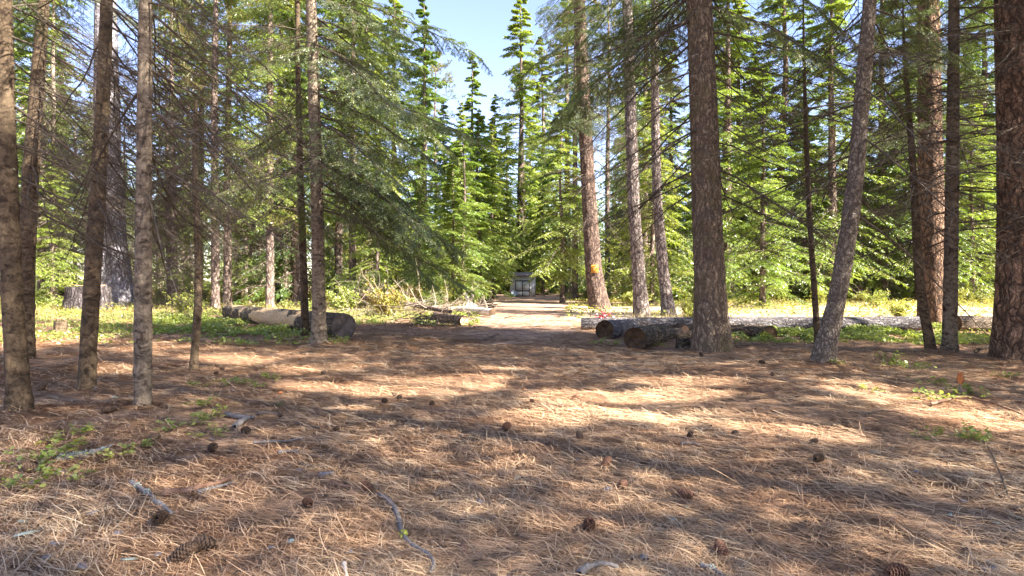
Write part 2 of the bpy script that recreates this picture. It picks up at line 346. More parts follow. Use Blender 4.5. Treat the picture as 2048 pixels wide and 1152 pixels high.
# ------------------------------------------------------------------ ground
def spread(lo, hi, c, n, tight):
    a = math.asinh((lo - c) / tight); b = math.asinh((hi - c) / tight)
    return c + tight * np.sinh(np.linspace(a, b, n))
def sheet(name, xs, ys, fz, mat):
    X, Y = np.meshgrid(xs, ys); Z = fz(X, Y)
    V = np.stack([X, Y, Z], -1).reshape(-1, 3); nx = len(xs); ny = len(ys)
    i = (np.arange(ny - 1)[:, None] * nx + np.arange(nx - 1)[None]).ravel()
    return mk(name, V, np.stack([i, i + 1, i + nx + 1, i + nx], 1), mat, smooth=True)
g = sheet('ground', spread(-600, 600, 0, 420, 7), spread(-300, 900, 5, 420, 6), gz, M['ground']); tag(g, kind='structure')
def path_sheet():
    ys = np.linspace(13.0, 60, 240); us = np.linspace(-1, 1, 40)
    Y, U = np.meshgrid(ys, us, indexing='ij')
    c = np.interp(Y, [13, 18, 26, 40, 60], [.1, .15, .5, 1.1, 1.2]); w = np.interp(Y, [13, 16, 24, 40, 60], [.6, 1.7, 2.3, 3.0, 3.8])
    w = w * (1 + .25 * (fbm(Y * .6, U * 0 + np.sign(U) * 5, 0, 31) - .5))
    X = c + U * w
    Z = gz(X, Y) + .012 * (1 - np.abs(U) ** 4) + .001 - .004 * (np.abs(U) > .97)
    V = np.stack([X, Y, Z], -1).reshape(-1, 3); nx = len(us)
    i = (np.arange(len(ys) - 1)[:, None] * nx + np.arange(nx - 1)[None]).ravel()
    return mk('path', V, np.stack([i, i + 1, i + nx + 1, i + nx], 1), M['path'], smooth=True)
tag(path_sheet(), kind='structure')

M['pale'] = ground_mat('sunlit_pale_soil', [(.4, (.30, .22, .14)), (.55, (.46, .36, .24)), (.68, (.58, .48, .34)), (.85, (.66, .57, .43))])  # pale soil, sun glare of the clearing put into the colour
def clearing_sheet():
    us = np.linspace(-1, 1, 80); vs = np.linspace(-1, 1, 60); U, V_ = np.meshgrid(us, vs)
    X = 16 + U * 19; Y = 26.5 + V_ * (6.2 + 1.8 * (fbm(U * 4, 0, 0, 12) - .5)) + 1.2 * (fbm(U * 6, V_, 0, 14) - .5)
    Z = gz(X, Y) + .008 * (1 - np.maximum(np.abs(U), np.abs(V_)) ** 6) + .001
    V = np.stack([X, Y, Z], -1).reshape(-1, 3); nx = len(us); i = (np.arange(len(vs) - 1)[:, None] * nx + np.arange(nx - 1)[None]).ravel()
    return mk('clearing', V, np.stack([i, i + 1, i + nx + 1, i + nx], 1), M['pale'], smooth=True)
tag(clearing_sheet(), kind='structure')

# pine needle litter: real curved needles lying on the floor
def litter():
    rg = np.random.default_rng(11)
    pts = []
    for d0, d1, den in ((2.2, 3.5, 5200), (3.5, 5, 3700), (5, 7, 2300), (7, 10, 1250), (10, 14, 620), (14, 19, 300), (19, 28, 110)):
        w0 = .9 * d1 + .5; n = int(den * 2 * w0 * (d1 - d0))
        x = rg.uniform(-w0, w0, n); y = rg.uniform(d0, d1, n)
        k = np.abs(x) < .9 * y + .5; pts.append(np.stack([x[k], y[k]], 1))
    Pp = np.concatenate(pts); n = len(Pp); x, y = Pp.T
    bald = fbm(x * 1.6, y * 1.6, 0, 77)
    keep = rg.uniform(0, 1, n) < np.clip((bald - .22) * 5, .25, 1)
    x = x[keep]; y = y[keep]; n = len(x)
    L = rg.uniform(.10, .22, n) * np.clip(rg.normal(1, .15, n), .5, 1.4)
    flow = (fbm(x * .5, y * .5, 0, 55) - .5) * 5.0
    side = np.clip(x / 6, -1, 1)
    a = np.where(rg.uniform(0, 1, n) < .6, flow * .4 - side * .5 + rg.normal(0, .65, n), rg.uniform(0, np.pi, n))
    w = .0015 + .00034 * y; w *= rg.uniform(.7, 1.3, n)
    bend = rg.normal(0, .16, n)
    ts = np.array([-.5, -.17, .17, .5])
    th = a[:, None] + bend[:, None] * ts[None] * 2
    dx = np.cos(th); dy = np.sin(th)
    seg = L[:, None] / 3
    px = x[:, None] + np.cumsum(np.concatenate([np.zeros((n, 1)), dx[:, :3] * seg], 1), 1) - np.cos(a)[:, None] * L[:, None] / 2
    py = y[:, None] + np.cumsum(np.concatenate([np.zeros((n, 1)), dy[:, :3] * seg], 1), 1) - np.sin(a)[:, None] * L[:, None] / 2
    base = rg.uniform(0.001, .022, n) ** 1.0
    tilt = rg.normal(0, .06, n)
    pop = rg.uniform(0, 1, n) < .04; tilt[pop] = rg.uniform(.12, .4, pop.sum())
    arch = rg.uniform(0, .012, n)
    pz = gz(x, y)[:, None] + base[:, None] + (tilt * L)[:, None] * (ts[None] + .5) * 1.0 + arch[:, None] * (1 - (2 * ts[None]) ** 2)
    pz = np.maximum(pz, gz(px, py) + .0015)
    nx_ = -dy * w[:, None] * .5; ny_ = dx * w[:, None] * .5
    A = np.stack([px + nx_, py + ny_, pz], -1); B = np.stack([px - nx_, py - ny_, pz + (w * .3)[:, None]], -1)
    V = np.stack([A, B], 2).reshape(-1, 3)     # n,4,2
    b = (np.arange(n) * 8)[:, None] + np.array([0, 2, 4])[None]
    Fq = np.stack([b, b + 1, b + 3, b + 2], -1).reshape(-1, 4)
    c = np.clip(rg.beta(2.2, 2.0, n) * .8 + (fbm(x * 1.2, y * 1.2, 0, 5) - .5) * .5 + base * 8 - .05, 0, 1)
    o = mk('pine_needle_litter', V, Fq, M['litter'], rnd=np.repeat(c, 3))
    tag(o, 'brown fallen pine needles matted over the forest floor', 'pine needles', kind='stuff')
litter()

# ------------------------------------------------------------------ trunks
def trunk_mesh(name, path, mat, ns=28, style='fir', flare=.5, seed=0, step=.07, amp=None, zmaxfine=9):
    """path: rows x, y, z, r relative to the base, rising"""
    path = np.array(path, float); z = path[:, 2]
    zz = np.concatenate([np.arange(z[0], min(z[-1], zmaxfine), step), np.arange(min(z[-1], zmaxfine), z[-1], step * 6), [z[-1]]])
    zz = np.unique(zz)
    # smooth interpolation
    def sm(v):
        q = np.interp(zz, z, v); k = max(1, int(.5 / step)); ker = np.ones(2 * k + 1) / (2 * k + 1)
        qq = np.convolve(np.pad(q, k, mode='edge'), ker, 'valid'); m_ = (zz < zmaxfine - 1)
        return np.where(m_, qq, q)
    x = sm(path[:, 0]); y = sm(path[:, 1]); r = sm(path[:, 3])
    th = np.arange(ns) * 2 * np.pi / ns
    C = np.cos(th)[None]; Sn = np.sin(th)[None]; Z = zz[:, None]
    r0 = path[0, 3]
    lob = 1 + .35 * (fbm(C * 1.6 + 9, Sn * 1.6 + 9, 0, seed) - .5) * 2
    R = r[:, None] * (1 + flare * np.exp(-np.maximum(Z, 0) / (r0 * 1.6)) * lob)
    if style == 'fir':
        nf = 3.2 * max(1, r0 / .2)
        n_ = 1 - np.abs(2 * fbm(C * nf, Sn * nf, Z * 1.5, seed, 3) - 1)
        R = R + (n_ - .6) * (amp or .035)
        R = R + r[:, None] * .08 * (fbm(C, Sn, Z * .7, seed + 4) - .5)
    else:
        R = R * (1 + .13 * (fbm(C * 1.5, Sn * 1.5, Z * 1.6, seed) - .5) + .06 * (fbm(C * 3, Sn * 3, Z * 9, seed + 3) - .5))
        wz = .35 + .25 * vn(np.floor(Z / .45), 0, 0, seed)
        ph = (Z / .42 + vn(Z * .8, 0, 0, seed) * .8) % 1.0
        R = R * (1 + .10 * np.exp(-((ph - .5) / .09) ** 2) * (vn(C * 2, Sn * 2, Z * 2.4, seed) * 1.6))
    V = np.stack([x[:, None] + R * C, y[:, None] + R * Sn, np.broadcast_to(Z, R.shape)], -1).reshape(-1, 3)
    nz_ = len(zz); i = np.arange(nz_ - 1)[:, None] * ns; j = np.arange(ns)[None]; j2 = (j + 1) % ns
    Fq = np.stack([i + j, i + j2, i + ns + j2, i + ns + j], -1).reshape(-1, 4)
    V = np.concatenate([V, [[x[-1], y[-1], zz[-1]]]]); top = (nz_ - 1) * ns + np.arange(ns)
    T = np.stack([top, (top - (nz_ - 1) * ns + 1) % ns + (nz_ - 1) * ns, np.full(ns, len(V) - 1)], 1)
    m = mk(name, V, [Fq, T], mat, smooth=True, link=False)
    return m, (zz, x, y, r)

# ------------------------------------------------------------------ branch prototypes, axis +X, length 1
def dead_proto(seed, n1=16, n2=7, mat='twig', n3=0, droop=.08):
    rg = np.random.default_rng(seed)
    P0, R0 = grow(np.zeros((1, 3)), np.array([[1., 0, 0]]), 1.0, .0062, 9, droop, .06, rg, .2)
    P1, R1 = kids(P0, R0, n1, .12, 1, 44, .40, .8, rg, 5, .10, .10, .42, .6)
    P2, R2 = kids(P1, R1, n2, .1, 1, 42, .40, .55, rg, 4, .16, .14, .5, .5)
    R1 = np.maximum(R1, .0009); R2 = np.maximum(R2, .0006)
    parts = [tubes(P0, R0, 5), tubes(P1, R1, 3), tubes(P2, R2, 3)]
    if n3:
        P3, R3 = kids(P2, R2, n3, .1, 1, 45, .5, .4, rg, 3, .4, .2, .7, .5); parts.append(tubes(P3, np.maximum(R3, .0005), 3))
    V, Fq = merge(parts)
    return mk('branch', V, Fq, M[mat], link=False, smooth=True)
def green_proto(seed, mat='bough', nsz=.014, m2=9, fill=1.4):
    rg = np.random.default_rng(seed)
    P0, R0 = grow(np.zeros((1, 3)), np.array([[1., 0, 0]]), 1.0, .008, 9, .16, .05, rg, .2)
    P1, R1 = kids(P0, R0, 30, .12, 1, 52, .44, .92, rg, 6, .16, .06, .5, .72)
    P2, R2 = kids(P1, R1, m2, .12, 1, 42, .42, .85, rg, 4, .28, .08, .6, .6)
    V, Fq = merge([tubes(P0, R0, 5), tubes(P1, np.maximum(R1, .0012), 3), tubes(P2, np.maximum(R2, .0009), 3)])
    wood = mk('branch', V, Fq, M['twig'], link=False, smooth=True)
    A = [leaves(P1, R1, int(46 * fill), nsz, nsz * .2, 55, .6, rg, .15, .15), leaves(P2, R2, int(17 * fill), nsz, nsz * .22, 55, .6, rg, .05, .2),
         leaves(P0, R0, int(120 * fill), nsz, nsz * .2, 55, .5, rg, .5)]
    V, Fq = merge([(a[0], a[1]) for a in A])
    tr = rg.uniform(0, 1, 400); rr = np.concatenate([tr[a[2] % 400] for a in A]) * .6 + rg.uniform(0, .4, sum(len(a[2]) for a in A))
    nd = mk('needles', V, Fq, M[mat], link=False, rnd=rr)
    return wood, nd
DEAD = [dead_proto(100 + i, 15 + i % 3 * 3, 7) for i in range(6)]
DEADF = [dead_proto(130 + i, 18, 8, 'twig', 2) for i in range(4)]
DEADP = [dead_proto(150 + i, 10, 4, 'twigpale') for i in range(4)]
GREEN = [green_proto(200 + i) for i in range(6)]

def add_branch(root, pos, az, tilt, L, kind, rr=R_):
    rot = (rr.uniform(-.35, .35), tilt, az)
    mt = Euler(rot, 'XYZ')
    if kind == 'green':
        w, nd = rr.choice(GREEN); b = obj('branch', w, root, pos, rot, L)
        k = obj('needles', nd, b)
    else:
        b = obj('branch', rr.choice({'dead': DEAD, 'fine': DEADF, 'pale': DEADP}[kind]), root, pos, rot, L)
    return b

def px_tree(name, label, cat, pts, mat, H, style='fir', flare=.5, seed=0, ns=28, amp=None, group=None, step=.07, rtop=.25):
    """pts: (px, py, width px) from the base up at the distance of the base"""
    d = GD(pts[0][1]); x0 = (pts[0][0] - CX) / F * d
    g0 = gz1(x0, d)
    rows = [(0, 0, -.25, pts[0][2] / F * d / 2)]
    for (px, py, w) in pts:
        p = PX(px, py, d); rows.append((p[0] - x0, 0, max(p[2] - 0, -.2 + len(rows) * .01), w / F * d / 2))
    a = np.array(rows[-1]); b = np.array(rows[-2]); sl = (a[0] - b[0]) / max(a[2] - b[2], .1)
    if H > a[2] + .5:
        rows.append((a[0] + sl * (H - a[2]) * .5, 0, H, a[3] * rtop))
    t = thing(name, label, cat, (x0, d, 0), 0, group)
    m, prof = trunk_mesh('trunk', rows, mat, ns, style, flare, seed, step, amp)
    obj('trunk', m, t)
    if style == 'smooth':
        dress(t, prof, .5, 3.0, 16, 'pale', .10, (-20, 30), (-170, -10), 900 + seed); dress(t, prof, .8, 4.5, 10, 'pale', .22, (0, 50), None, 950 + seed)
    return t, prof
def dress(t, prof, z0, z1, n, kind, Lf, tilt=(15, 40), azr=None, seed=1, jitz=.3):
    rr = random.Random(seed); zz, x, y, r = prof
    for i in range(n):
        z = z0 + (z1 - z0) * (i + rr.random()) / n
        az = rr.uniform(0, 2 * math.pi) if azr is None else math.radians(rr.uniform(*azr))
        L = Lf(z) if callable(Lf) else Lf
        L *= rr.uniform(.65, 1.15)
        xx = float(np.interp(z, zz, x)); yy = float(np.interp(z, zz, y)); rad = float(np.interp(z, zz, r)) * .8
        add_branch(t, (xx + math.cos(az) * rad, yy + math.sin(az) * rad, z), az, math.radians(rr.uniform(*tilt)), L, kind, rr)

# ------------------------------------------------------------------ named foreground and middle trees
T, p = px_tree('young_fir', 'stout brown young fir trunk at the left edge, nearest trunk on that side', 'tree',
    [(42, 835, 40), (30, 690, 38), (20, 500, 35), (14, 300, 31), (8, 0, 26)], M['youngdark'], 9, 'smooth', .45, 1, 32)
dress(T, p, 2.1, 4.8, 16, 'fine', 2.0, (18, 36), (-10, 75), 11)
dress(T, p, 4.8, 9, 8, 'green', lambda z: 2.3 - .2 * (z - 4.8), (10, 30), None, 12)
T, p = px_tree('young_fir', 'slim trunk with a dark burl, behind the leftmost stout trunk', 'tree',
    [(52, 725, 28), (52, 560, 28), (62, 330, 28), (80, 100, 22), (88, 0, 19)], M['youngdark'], 10, 'smooth', .3, 2, 24)
dress(T, p, 2.9, 6, 28, 'fine', 2.3, (18, 38), (-60, 120), 13)
dress(T, p, 6, 10, 8, 'green', 2.0, (10, 30), None, 14)
bur = trunk_mesh('burl', [(0, 0, -.16, .05), (0, 0, -.08, .13), (0, 0, 0, .16), (0, 0, .1, .12), (0, 0, .18, .04)], M['youngdark'], 16, 'smooth', 0, 3, .03)[0]
obj('burl', bur, T, (.10, -.05, 2.75 + 0.1), (0, .5, 0))
T, p = px_tree('young_fir', 'brown slightly curved young trunk standing between the stump and the pale straight trunk', 'tree',
    [(172, 783, 30), (180, 640, 30), (188, 500, 29), (198, 350, 27), (206, 200, 24), (214, 0, 21)], M['youngdark'], 10, 'smooth', .3, 4, 32)
dress(T, p, 2.3, 5, 32, 'fine', 2.2, (20, 40), (-50, 150), 15)
dress(T, p, 5, 10, 8, 'green', 2.0, (10, 30), None, 16)
T, p = px_tree('young_fir', 'straight grey young trunk with a round pale lichen spot, left foreground', 'tree',
    [(286, 828, 32), (286, 640, 31), (287, 450, 29), (289, 250, 27), (291, 0, 24)], M['young'], 9, 'smooth', .12, 5, 36)
dress(T, p, 2.2, 4.8, 28, 'fine', 2.1, (20, 40), (-50, 150), 17)
dress(T, p, 4.6, 9, 7, 'green', 2.0, (10, 30), None, 18)
T, p = px_tree('dead_sapling', 'thin dark bare sapling just right of the pale straight trunk', 'tree',
    [(385, 742, 15), (394, 660, 15), (398, 560, 14), (394, 440, 13), (389, 330, 11), (392, 200, 6)], M['youngdark'], 4.6, 'smooth', .4, 6, 16)
dress(T, p, 1.9, 4.4, 22, 'fine', 1.3, (10, 40), None, 19)
T, p = px_tree('slim_fir', 'thin straight dark trunk close to the left of the green boughed fir', 'tree',
    [(611, 676, 15), (606, 500, 14), (600, 330, 13), (596, 150, 10), (595, 0, 9)], M['youngdark'], 11, 'smooth', .4, 7, 18)
dress(T, p, 2.6, 8, 40, 'fine', 2.0, (5, 35), None, 20)
T, p = px_tree('green_fir', 'fir with long drooping dark green boughs, standing beside the big left log', 'tree',
    [(638, 688, 27), (637, 560, 25), (634, 400, 24), (628, 200, 23), (622, 0, 20)], M['young'], 15, 'smooth', .45, 8, 28)
dress(T, p, 2.9, 8.2, 25, 'green', lambda z: 3.6 - .06 * (z - 3), (10, 32), (-50, 40), 21)
dress(T, p, 3.1, 8.2, 13, 'green', 2.4, (10, 34), (100, 260), 22)
dress(T, p, 8.2, 15, 22, 'green', lambda z: 3.0 - .35 * (z - 8), (5, 25), None, 23)
dress(T, p, 2.6, 5, 10, 'fine', 2.4, (15, 35), None, 24)
T, p = px_tree('old_pine', 'massive grey trunk with a flared base behind the sawn stump at far left', 'tree',
    [(232, 612, 66), (228, 560, 57), (222, 480, 52), (216, 350, 46), (212, 100, 40)], M['greybark'], 30, 'fir', .28, 9, 48, .06, None, .12)
dress(T, p, 8, 17, 22, 'pale', 2.2, (0, 30), None, 25)
T, p = px_tree('tall_pine', 'tall red barked pine carrying the small yellow sign', 'tree',
    [(1200, 618, 38), (1193, 580, 34), (1187, 540, 32), (1180, 430, 29), (1170, 250, 26), (1158, 0, 22)], M['redbark'], 28, 'fir', .25, 10, 40, .05, None, .1)
SIGNTREE = T; SIGNPROF = p
dress(T, p, 4, 13, 26, 'dead', 2.6, (5, 40), None, 26); dress(T, p, 8.5, 24, 46, 'green', 3.4, (0, 25), None, 27)
T, p = px_tree('tall_pine', 'tall pine with bright pale bark, left of the pair behind the logs', 'tree',
    [(1284, 634, 28), (1278, 560, 25), (1268, 420, 23), (1260, 200, 21), (1254, 0, 19)], M['palebark'], 24, 'fir', .35, 11, 32, .05, None, .1)
dress(T, p, 4, 12, 30, 'dead', 2.2, (5, 40), None, 28); dress(T, p, 10.5, 22, 24, 'green', 2.8, (0, 25), None, 29)
T, p = px_tree('tall_pine', 'slimmer leaning pale barked pine, right of the pair behind the logs', 'tree',
    [(1338, 630, 24), (1326, 540, 21), (1314, 400, 18), (1310, 200, 16), (1309, 0, 14)], M['palebark'], 22, 'fir', .35, 12, 28, .04, None, .1)
dress(T, p, 3, 12, 30, 'dead', 2.0, (5, 40), None, 30); dress(T, p, 10, 20, 18, 'green', 2.4, (0, 25), None, 31)
T, p = px_tree('large_fir', 'large furrowed fir trunk with shaggy dead twigs right of the logs', 'tree',
    [(1424, 702, 68), (1421, 620, 60), (1417, 500, 57), (1410, 300, 54), (1404, 120, 50), (1398, 0, 47)], M['firbark'], 22, 'fir', .28, 13, 72, .035, None, .035)
dress(T, p, 3.2, 8, 26, 'dead', 3.5, (14, 38), (120, 240), 32)
dress(T, p, 3.0, 8, 22, 'dead', 2.9, (12, 38), (-70, 60), 33)
dress(T, p, 6.3, 8.6, 6, 'green', 3.2, (10, 32), (120, 240), 34); dress(T, p, 6.6, 10, 12, 'green', 2.8, (10, 32), (-80, 100), 134)
dress(T, p, 1.6, 7.4, 38, 'pale', .75, (-10, 60), (-180, 0), 35)
T2, p2 = T, p
T, p = px_tree('leaning_fir', 'leaning curved grey trunk on the right, base swept to the left', 'tree',
    [(1640, 730, 40), (1652, 690, 36), (1672, 610, 33), (1698, 470, 30), (1713, 330, 27), (1728, 150, 25), (1740, 0, 22)], M['leanbark'], 13, 'fir', .3, 14, 40, .04, None, .016)
dress(T, p, 2.4, 6.6, 22, 'dead', 2.7, (10, 42), None, 36); dress(T, p, 5.6, 11, 22, 'green', 2.2, (10, 30), None, 37)
dress(T, p, 1.8, 5.5, 12, 'pale', .5, (-10, 60), None, 38)
T, p = px_tree('slim_fir', 'very thin dark trunk rising just behind the leaning trunk', 'tree',
    [(1636, 692, 12), (1630, 600, 11), (1620, 450, 10), (1613, 300, 9), (1608, 130, 6)], M['youngdark'], 7.6, 'smooth', .4, 15, 16)
dress(T, p, 2.2, 7.2, 36, 'fine', 2.0, (0, 35), None, 39)
T, p = px_tree('slim_fir', 'thin curved brown trunk in front of the big plated pine at right', 'tree',
    [(1866, 710, 20), (1850, 640, 18), (1838, 560, 17), (1832, 450, 15), (1826, 330, 13), (1810, 130, 8)], M['youngdark'], 6.6, 'smooth', .3, 16, 20)
dress(T, p, 2.0, 6.2, 30, 'fine', 2.1, (0, 35), None, 40)
T, p = px_tree('slim_fir', 'straight smooth greenish grey trunk between the two big pines at right', 'tree',
    [(1899, 713, 26), (1900, 640, 25), (1903, 450, 24), (1906, 250, 22), (1908, 0, 18)], M['young'], 12, 'smooth', .25, 17, 28)
dress(T, p, 2.0, 7, 46, 'dead', 2.3, (-6, 24), None, 41); dress(T, p, 6.6, 12, 16, 'green', 2.2, (5, 25), None, 42)
T, p = px_tree('plated_pine', 'broad orange brown plated pine behind the thin trunks at right', 'tree',
    [(1868, 648, 50), (1864, 580, 46), (1862, 450, 44), (1860, 250, 40), (1856, 0, 36)], M['pinebark'], 24, 'fir', .22, 18, 48, .05, None, .04)
dress(T, p, 4.5, 11, 30, 'dead', 2.6, (0, 35), None, 43); dress(T, p, 6, 20, 40, 'green', 3.0, (5, 25), None, 44)
T, p = px_tree('plated_pine', 'huge dark plated pine trunk cut by the right edge of the view', 'tree',
    [(2058, 720, 104), (2058, 600, 100), (2058, 400, 98), (2054, 200, 97), (2050, 0, 95)], M['pinebark'], 22, 'fir', .2, 19, 72, .03, None, .04)
dress(T, p, 2.6, 7, 26, 'dead', 2.4, (-8, 25), (130, 250), 45); dress(T, p, 2, 6, 10, 'pale', .9, (-20, 30), (150, 260), 46)
dress(T, p, 8, 20, 40, 'green', 3.2, (5, 25), None, 47)

# ------------------------------------------------------------------ shared conifer prototypes for the woods behind
def conifer(seed, H, Rm, z0, nb, m1, m2, leaf, lw, mat, bmat, droop=20, curve=.18, taper=.85, dead=0, trunkr=.012):
    rg = np.random.default_rng(seed)
    z = z0 + (H - z0) * (np.linspace(0, 1, nb) ** .9) * .985 + rg.uniform(-.1, .1, nb)
    u = np.clip((z - z0) / (H - z0), 0, 1)
    L = Rm * (1 - u) ** taper * rg.uniform(.6, 1.15, nb) * np.clip(.55 + u * 4, 0, 1) + .12
    az = rg.uniform(0, 2 * np.pi, nb); dr_ = np.radians(droop * (1 - u * 1.6) + rg.normal(0, 7, nb))
    lumps = fbm(np.cos(az) * 1.2 + 5, np.sin(az) * 1.2 + 5, z * .35, seed); L *= np.clip(.55 + lumps * .9, .4, 1.35)
    D = np.stack([np.cos(az) * np.cos(dr_), np.sin(az) * np.cos(dr_), -np.sin(dr_)], 1)
    base = np.stack([0 * z, 0 * z, z], 1)
    P0, R0 = grow(base, D, L, .012 + L * .008, 6, curve, .06, rg)
    P1, R1 = kids(P0, R0, m1, .1, 1, 50, .42, .88, rg, 4, .18, .07, .5, .65)
    V1, F1, idx = leaves(P1, R1, m2, leaf, lw, 40, .6, rg, .05, .15)
    V0, F0, i0 = leaves(P0, R0, m1 * 2, leaf, lw, 40, .5, rg, .3, .1)
    V, Fq = merge([(V1, F1), (V0, F0)])
    gr = rg.uniform(0, 1, nb); ub = np.concatenate([(idx // m1), i0])
    rr = gr[ub] * .5 + rg.uniform(0, .5, len(ub))
    crown = mk('crown', V, Fq, mat, link=False, rnd=rr)
    parts = [tubes(P0, R0, 3)]
    if dead:
        zd = rg.uniform(1.2, z0 + (H - z0) * .3, dead); ad = rg.uniform(0, 2 * np.pi, dead); dd = np.radians(rg.uniform(0, 35, dead))
        Pd, Rd = grow(np.stack([0 * zd, 0 * zd, zd], 1), np.stack([np.cos(ad) * np.cos(dd), np.sin(ad) * np.cos(dd), -np.sin(dd)], 1), rg.uniform(.6, 1, dead) * Rm * .8, .016, 5, .15, .1, rg)
        Pe, Re = kids(Pd, Rd, 9, .15, 1, 48, .4, .6, rg, 4, .25, .15, .6); parts += [tubes(Pd, Rd, 3), tubes(Pe, Re, 3)]
    k = max(len(a[0]) for a in parts)
    Vb, Fb = merge(parts)
    br = mk('branches', Vb, Fb, bmat, link=False, smooth=True)
    r0 = H * trunkr
    tm, _ = trunk_mesh('trunk', [(0, 0, -.4, r0), (0, 0, H * .3, r0 * .8), (rg.normal(0, .1), rg.normal(0, .1), H * .6, r0 * .5), (0, 0, H, .01)], bmat, 12, 'fir', .4, seed, .4, .03, 40)
    return tm, br, crown
def pine(seed, H, Rm, z0, ncl, mat, bmat, trunkr=.0085):
    rg = np.random.default_rng(seed); nb = 46
    z = z0 + (H - z0) * np.linspace(0, 1, nb); u = np.linspace(0, 1, nb)
    L = Rm * np.sin(np.pi * np.clip(.15 + u * .85, 0, 1)) ** .6 * rg.uniform(.5, 1.1, nb) + .2
    az = rg.uniform(0, 6.283, nb); e = np.radians(-10 + 45 * u + rg.normal(0, 10, nb))
    D = np.stack([np.cos(az) * np.cos(e), np.sin(az) * np.cos(e), np.sin(e)], 1)
    P0, R0 = grow(np.stack([0 * z, 0 * z, z], 1), D, L, .03, 6, -.05, .12, rg)
    P1, R1 = kids(P0, R0, 9, .35, 1, 45, .4, .3, rg, 4, -.1, .15, .6, .5)
    V1, F1, idx = leaves(P1, R1, ncl, .24, .035, 50, .05, rg, .3, 0)
    V0, F0, i0 = leaves(P0, R0, ncl * 2, .20, .018, 50, .05, rg, .5, 0)
    V, Fq = merge([(V1, F1), (V0, F0)]); gr = rg.uniform(0, 1, nb)
    crown = mk('crown', V, Fq, mat, link=False, rnd=gr[np.concatenate([idx // 9, i0])] * .5 + rg.uniform(0, .5, len(Fq)))
    Vb, Fb = merge([tubes(P0, R0, 3), tubes(P1, R1, 3)])
    zd = rg.uniform(4, z0, 24); ad = rg.uniform(0, 6.28, 24)
    Pd, Rd = grow(np.stack([0 * zd, 0 * zd, zd], 1), np.stack([np.cos(ad), np.sin(ad), -.2 + 0 * ad], 1), rg.uniform(.5, 2, 24), .018, 5, .15, .12, rg)
    Vb, Fb = merge([(Vb, Fb), tubes(Pd, Rd, 3)])
    br = mk('branches', Vb, Fb, bmat, link=False, smooth=True); r0 = H * trunkr
    tm, _ = trunk_mesh('trunk', [(0, 0, -.4, r0), (0, 0, H * .4, r0 * .75), (rg.normal(0, .15), 0, H * .7, r0 * .5), (0, 0, H, .02)], bmat, 14, 'fir', .3, seed, .4, .04, 40)
    return tm, br, crown
FIRS = [conifer(300 + i, 19, 3.0, .9, 165, 16, 24, .13, .042, M['firlit' if i % 2 == 0 else 'fir'], M['farbark'], 22, dead=14) for i in range(4)]  # every other fir gets the needles with sunlight in their colour
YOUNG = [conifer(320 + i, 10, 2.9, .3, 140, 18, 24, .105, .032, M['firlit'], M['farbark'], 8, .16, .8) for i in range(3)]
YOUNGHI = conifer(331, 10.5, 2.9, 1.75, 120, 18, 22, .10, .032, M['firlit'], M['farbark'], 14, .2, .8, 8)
TALL = [conifer(340 + i, 25, 2.8, 4.5, 150, 15, 18, .15, .05, M['fir'], M['farbark'], 18, .2, .6, 40, .0078) for i in range(3)]
BARE = [conifer(360 + i, 17, 1.9, 6.5, 80, 11, 14, .13, .04, M['fir'], M['twigpale'], 20, .2, .7, 120, .008) for i in range(3)]
PINES = [pine(380 + i, 26, 3.2, 12, 34, M['pine'], M['farbark']) for i in range(3)]

def plant(kit, name, label, cat, x, y, s=1.0, rz=0, group=None, sz=None, lean=0):
    t = thing(name, label, cat, (x, y, gz1(x, y)), rz, group)
    t.scale = (s, s, sz or s); t.rotation_euler = (lean, 0, rz)
    for nm, m in zip(('trunk', 'branches', 'crown'), kit): obj(nm, m, t)
    return t

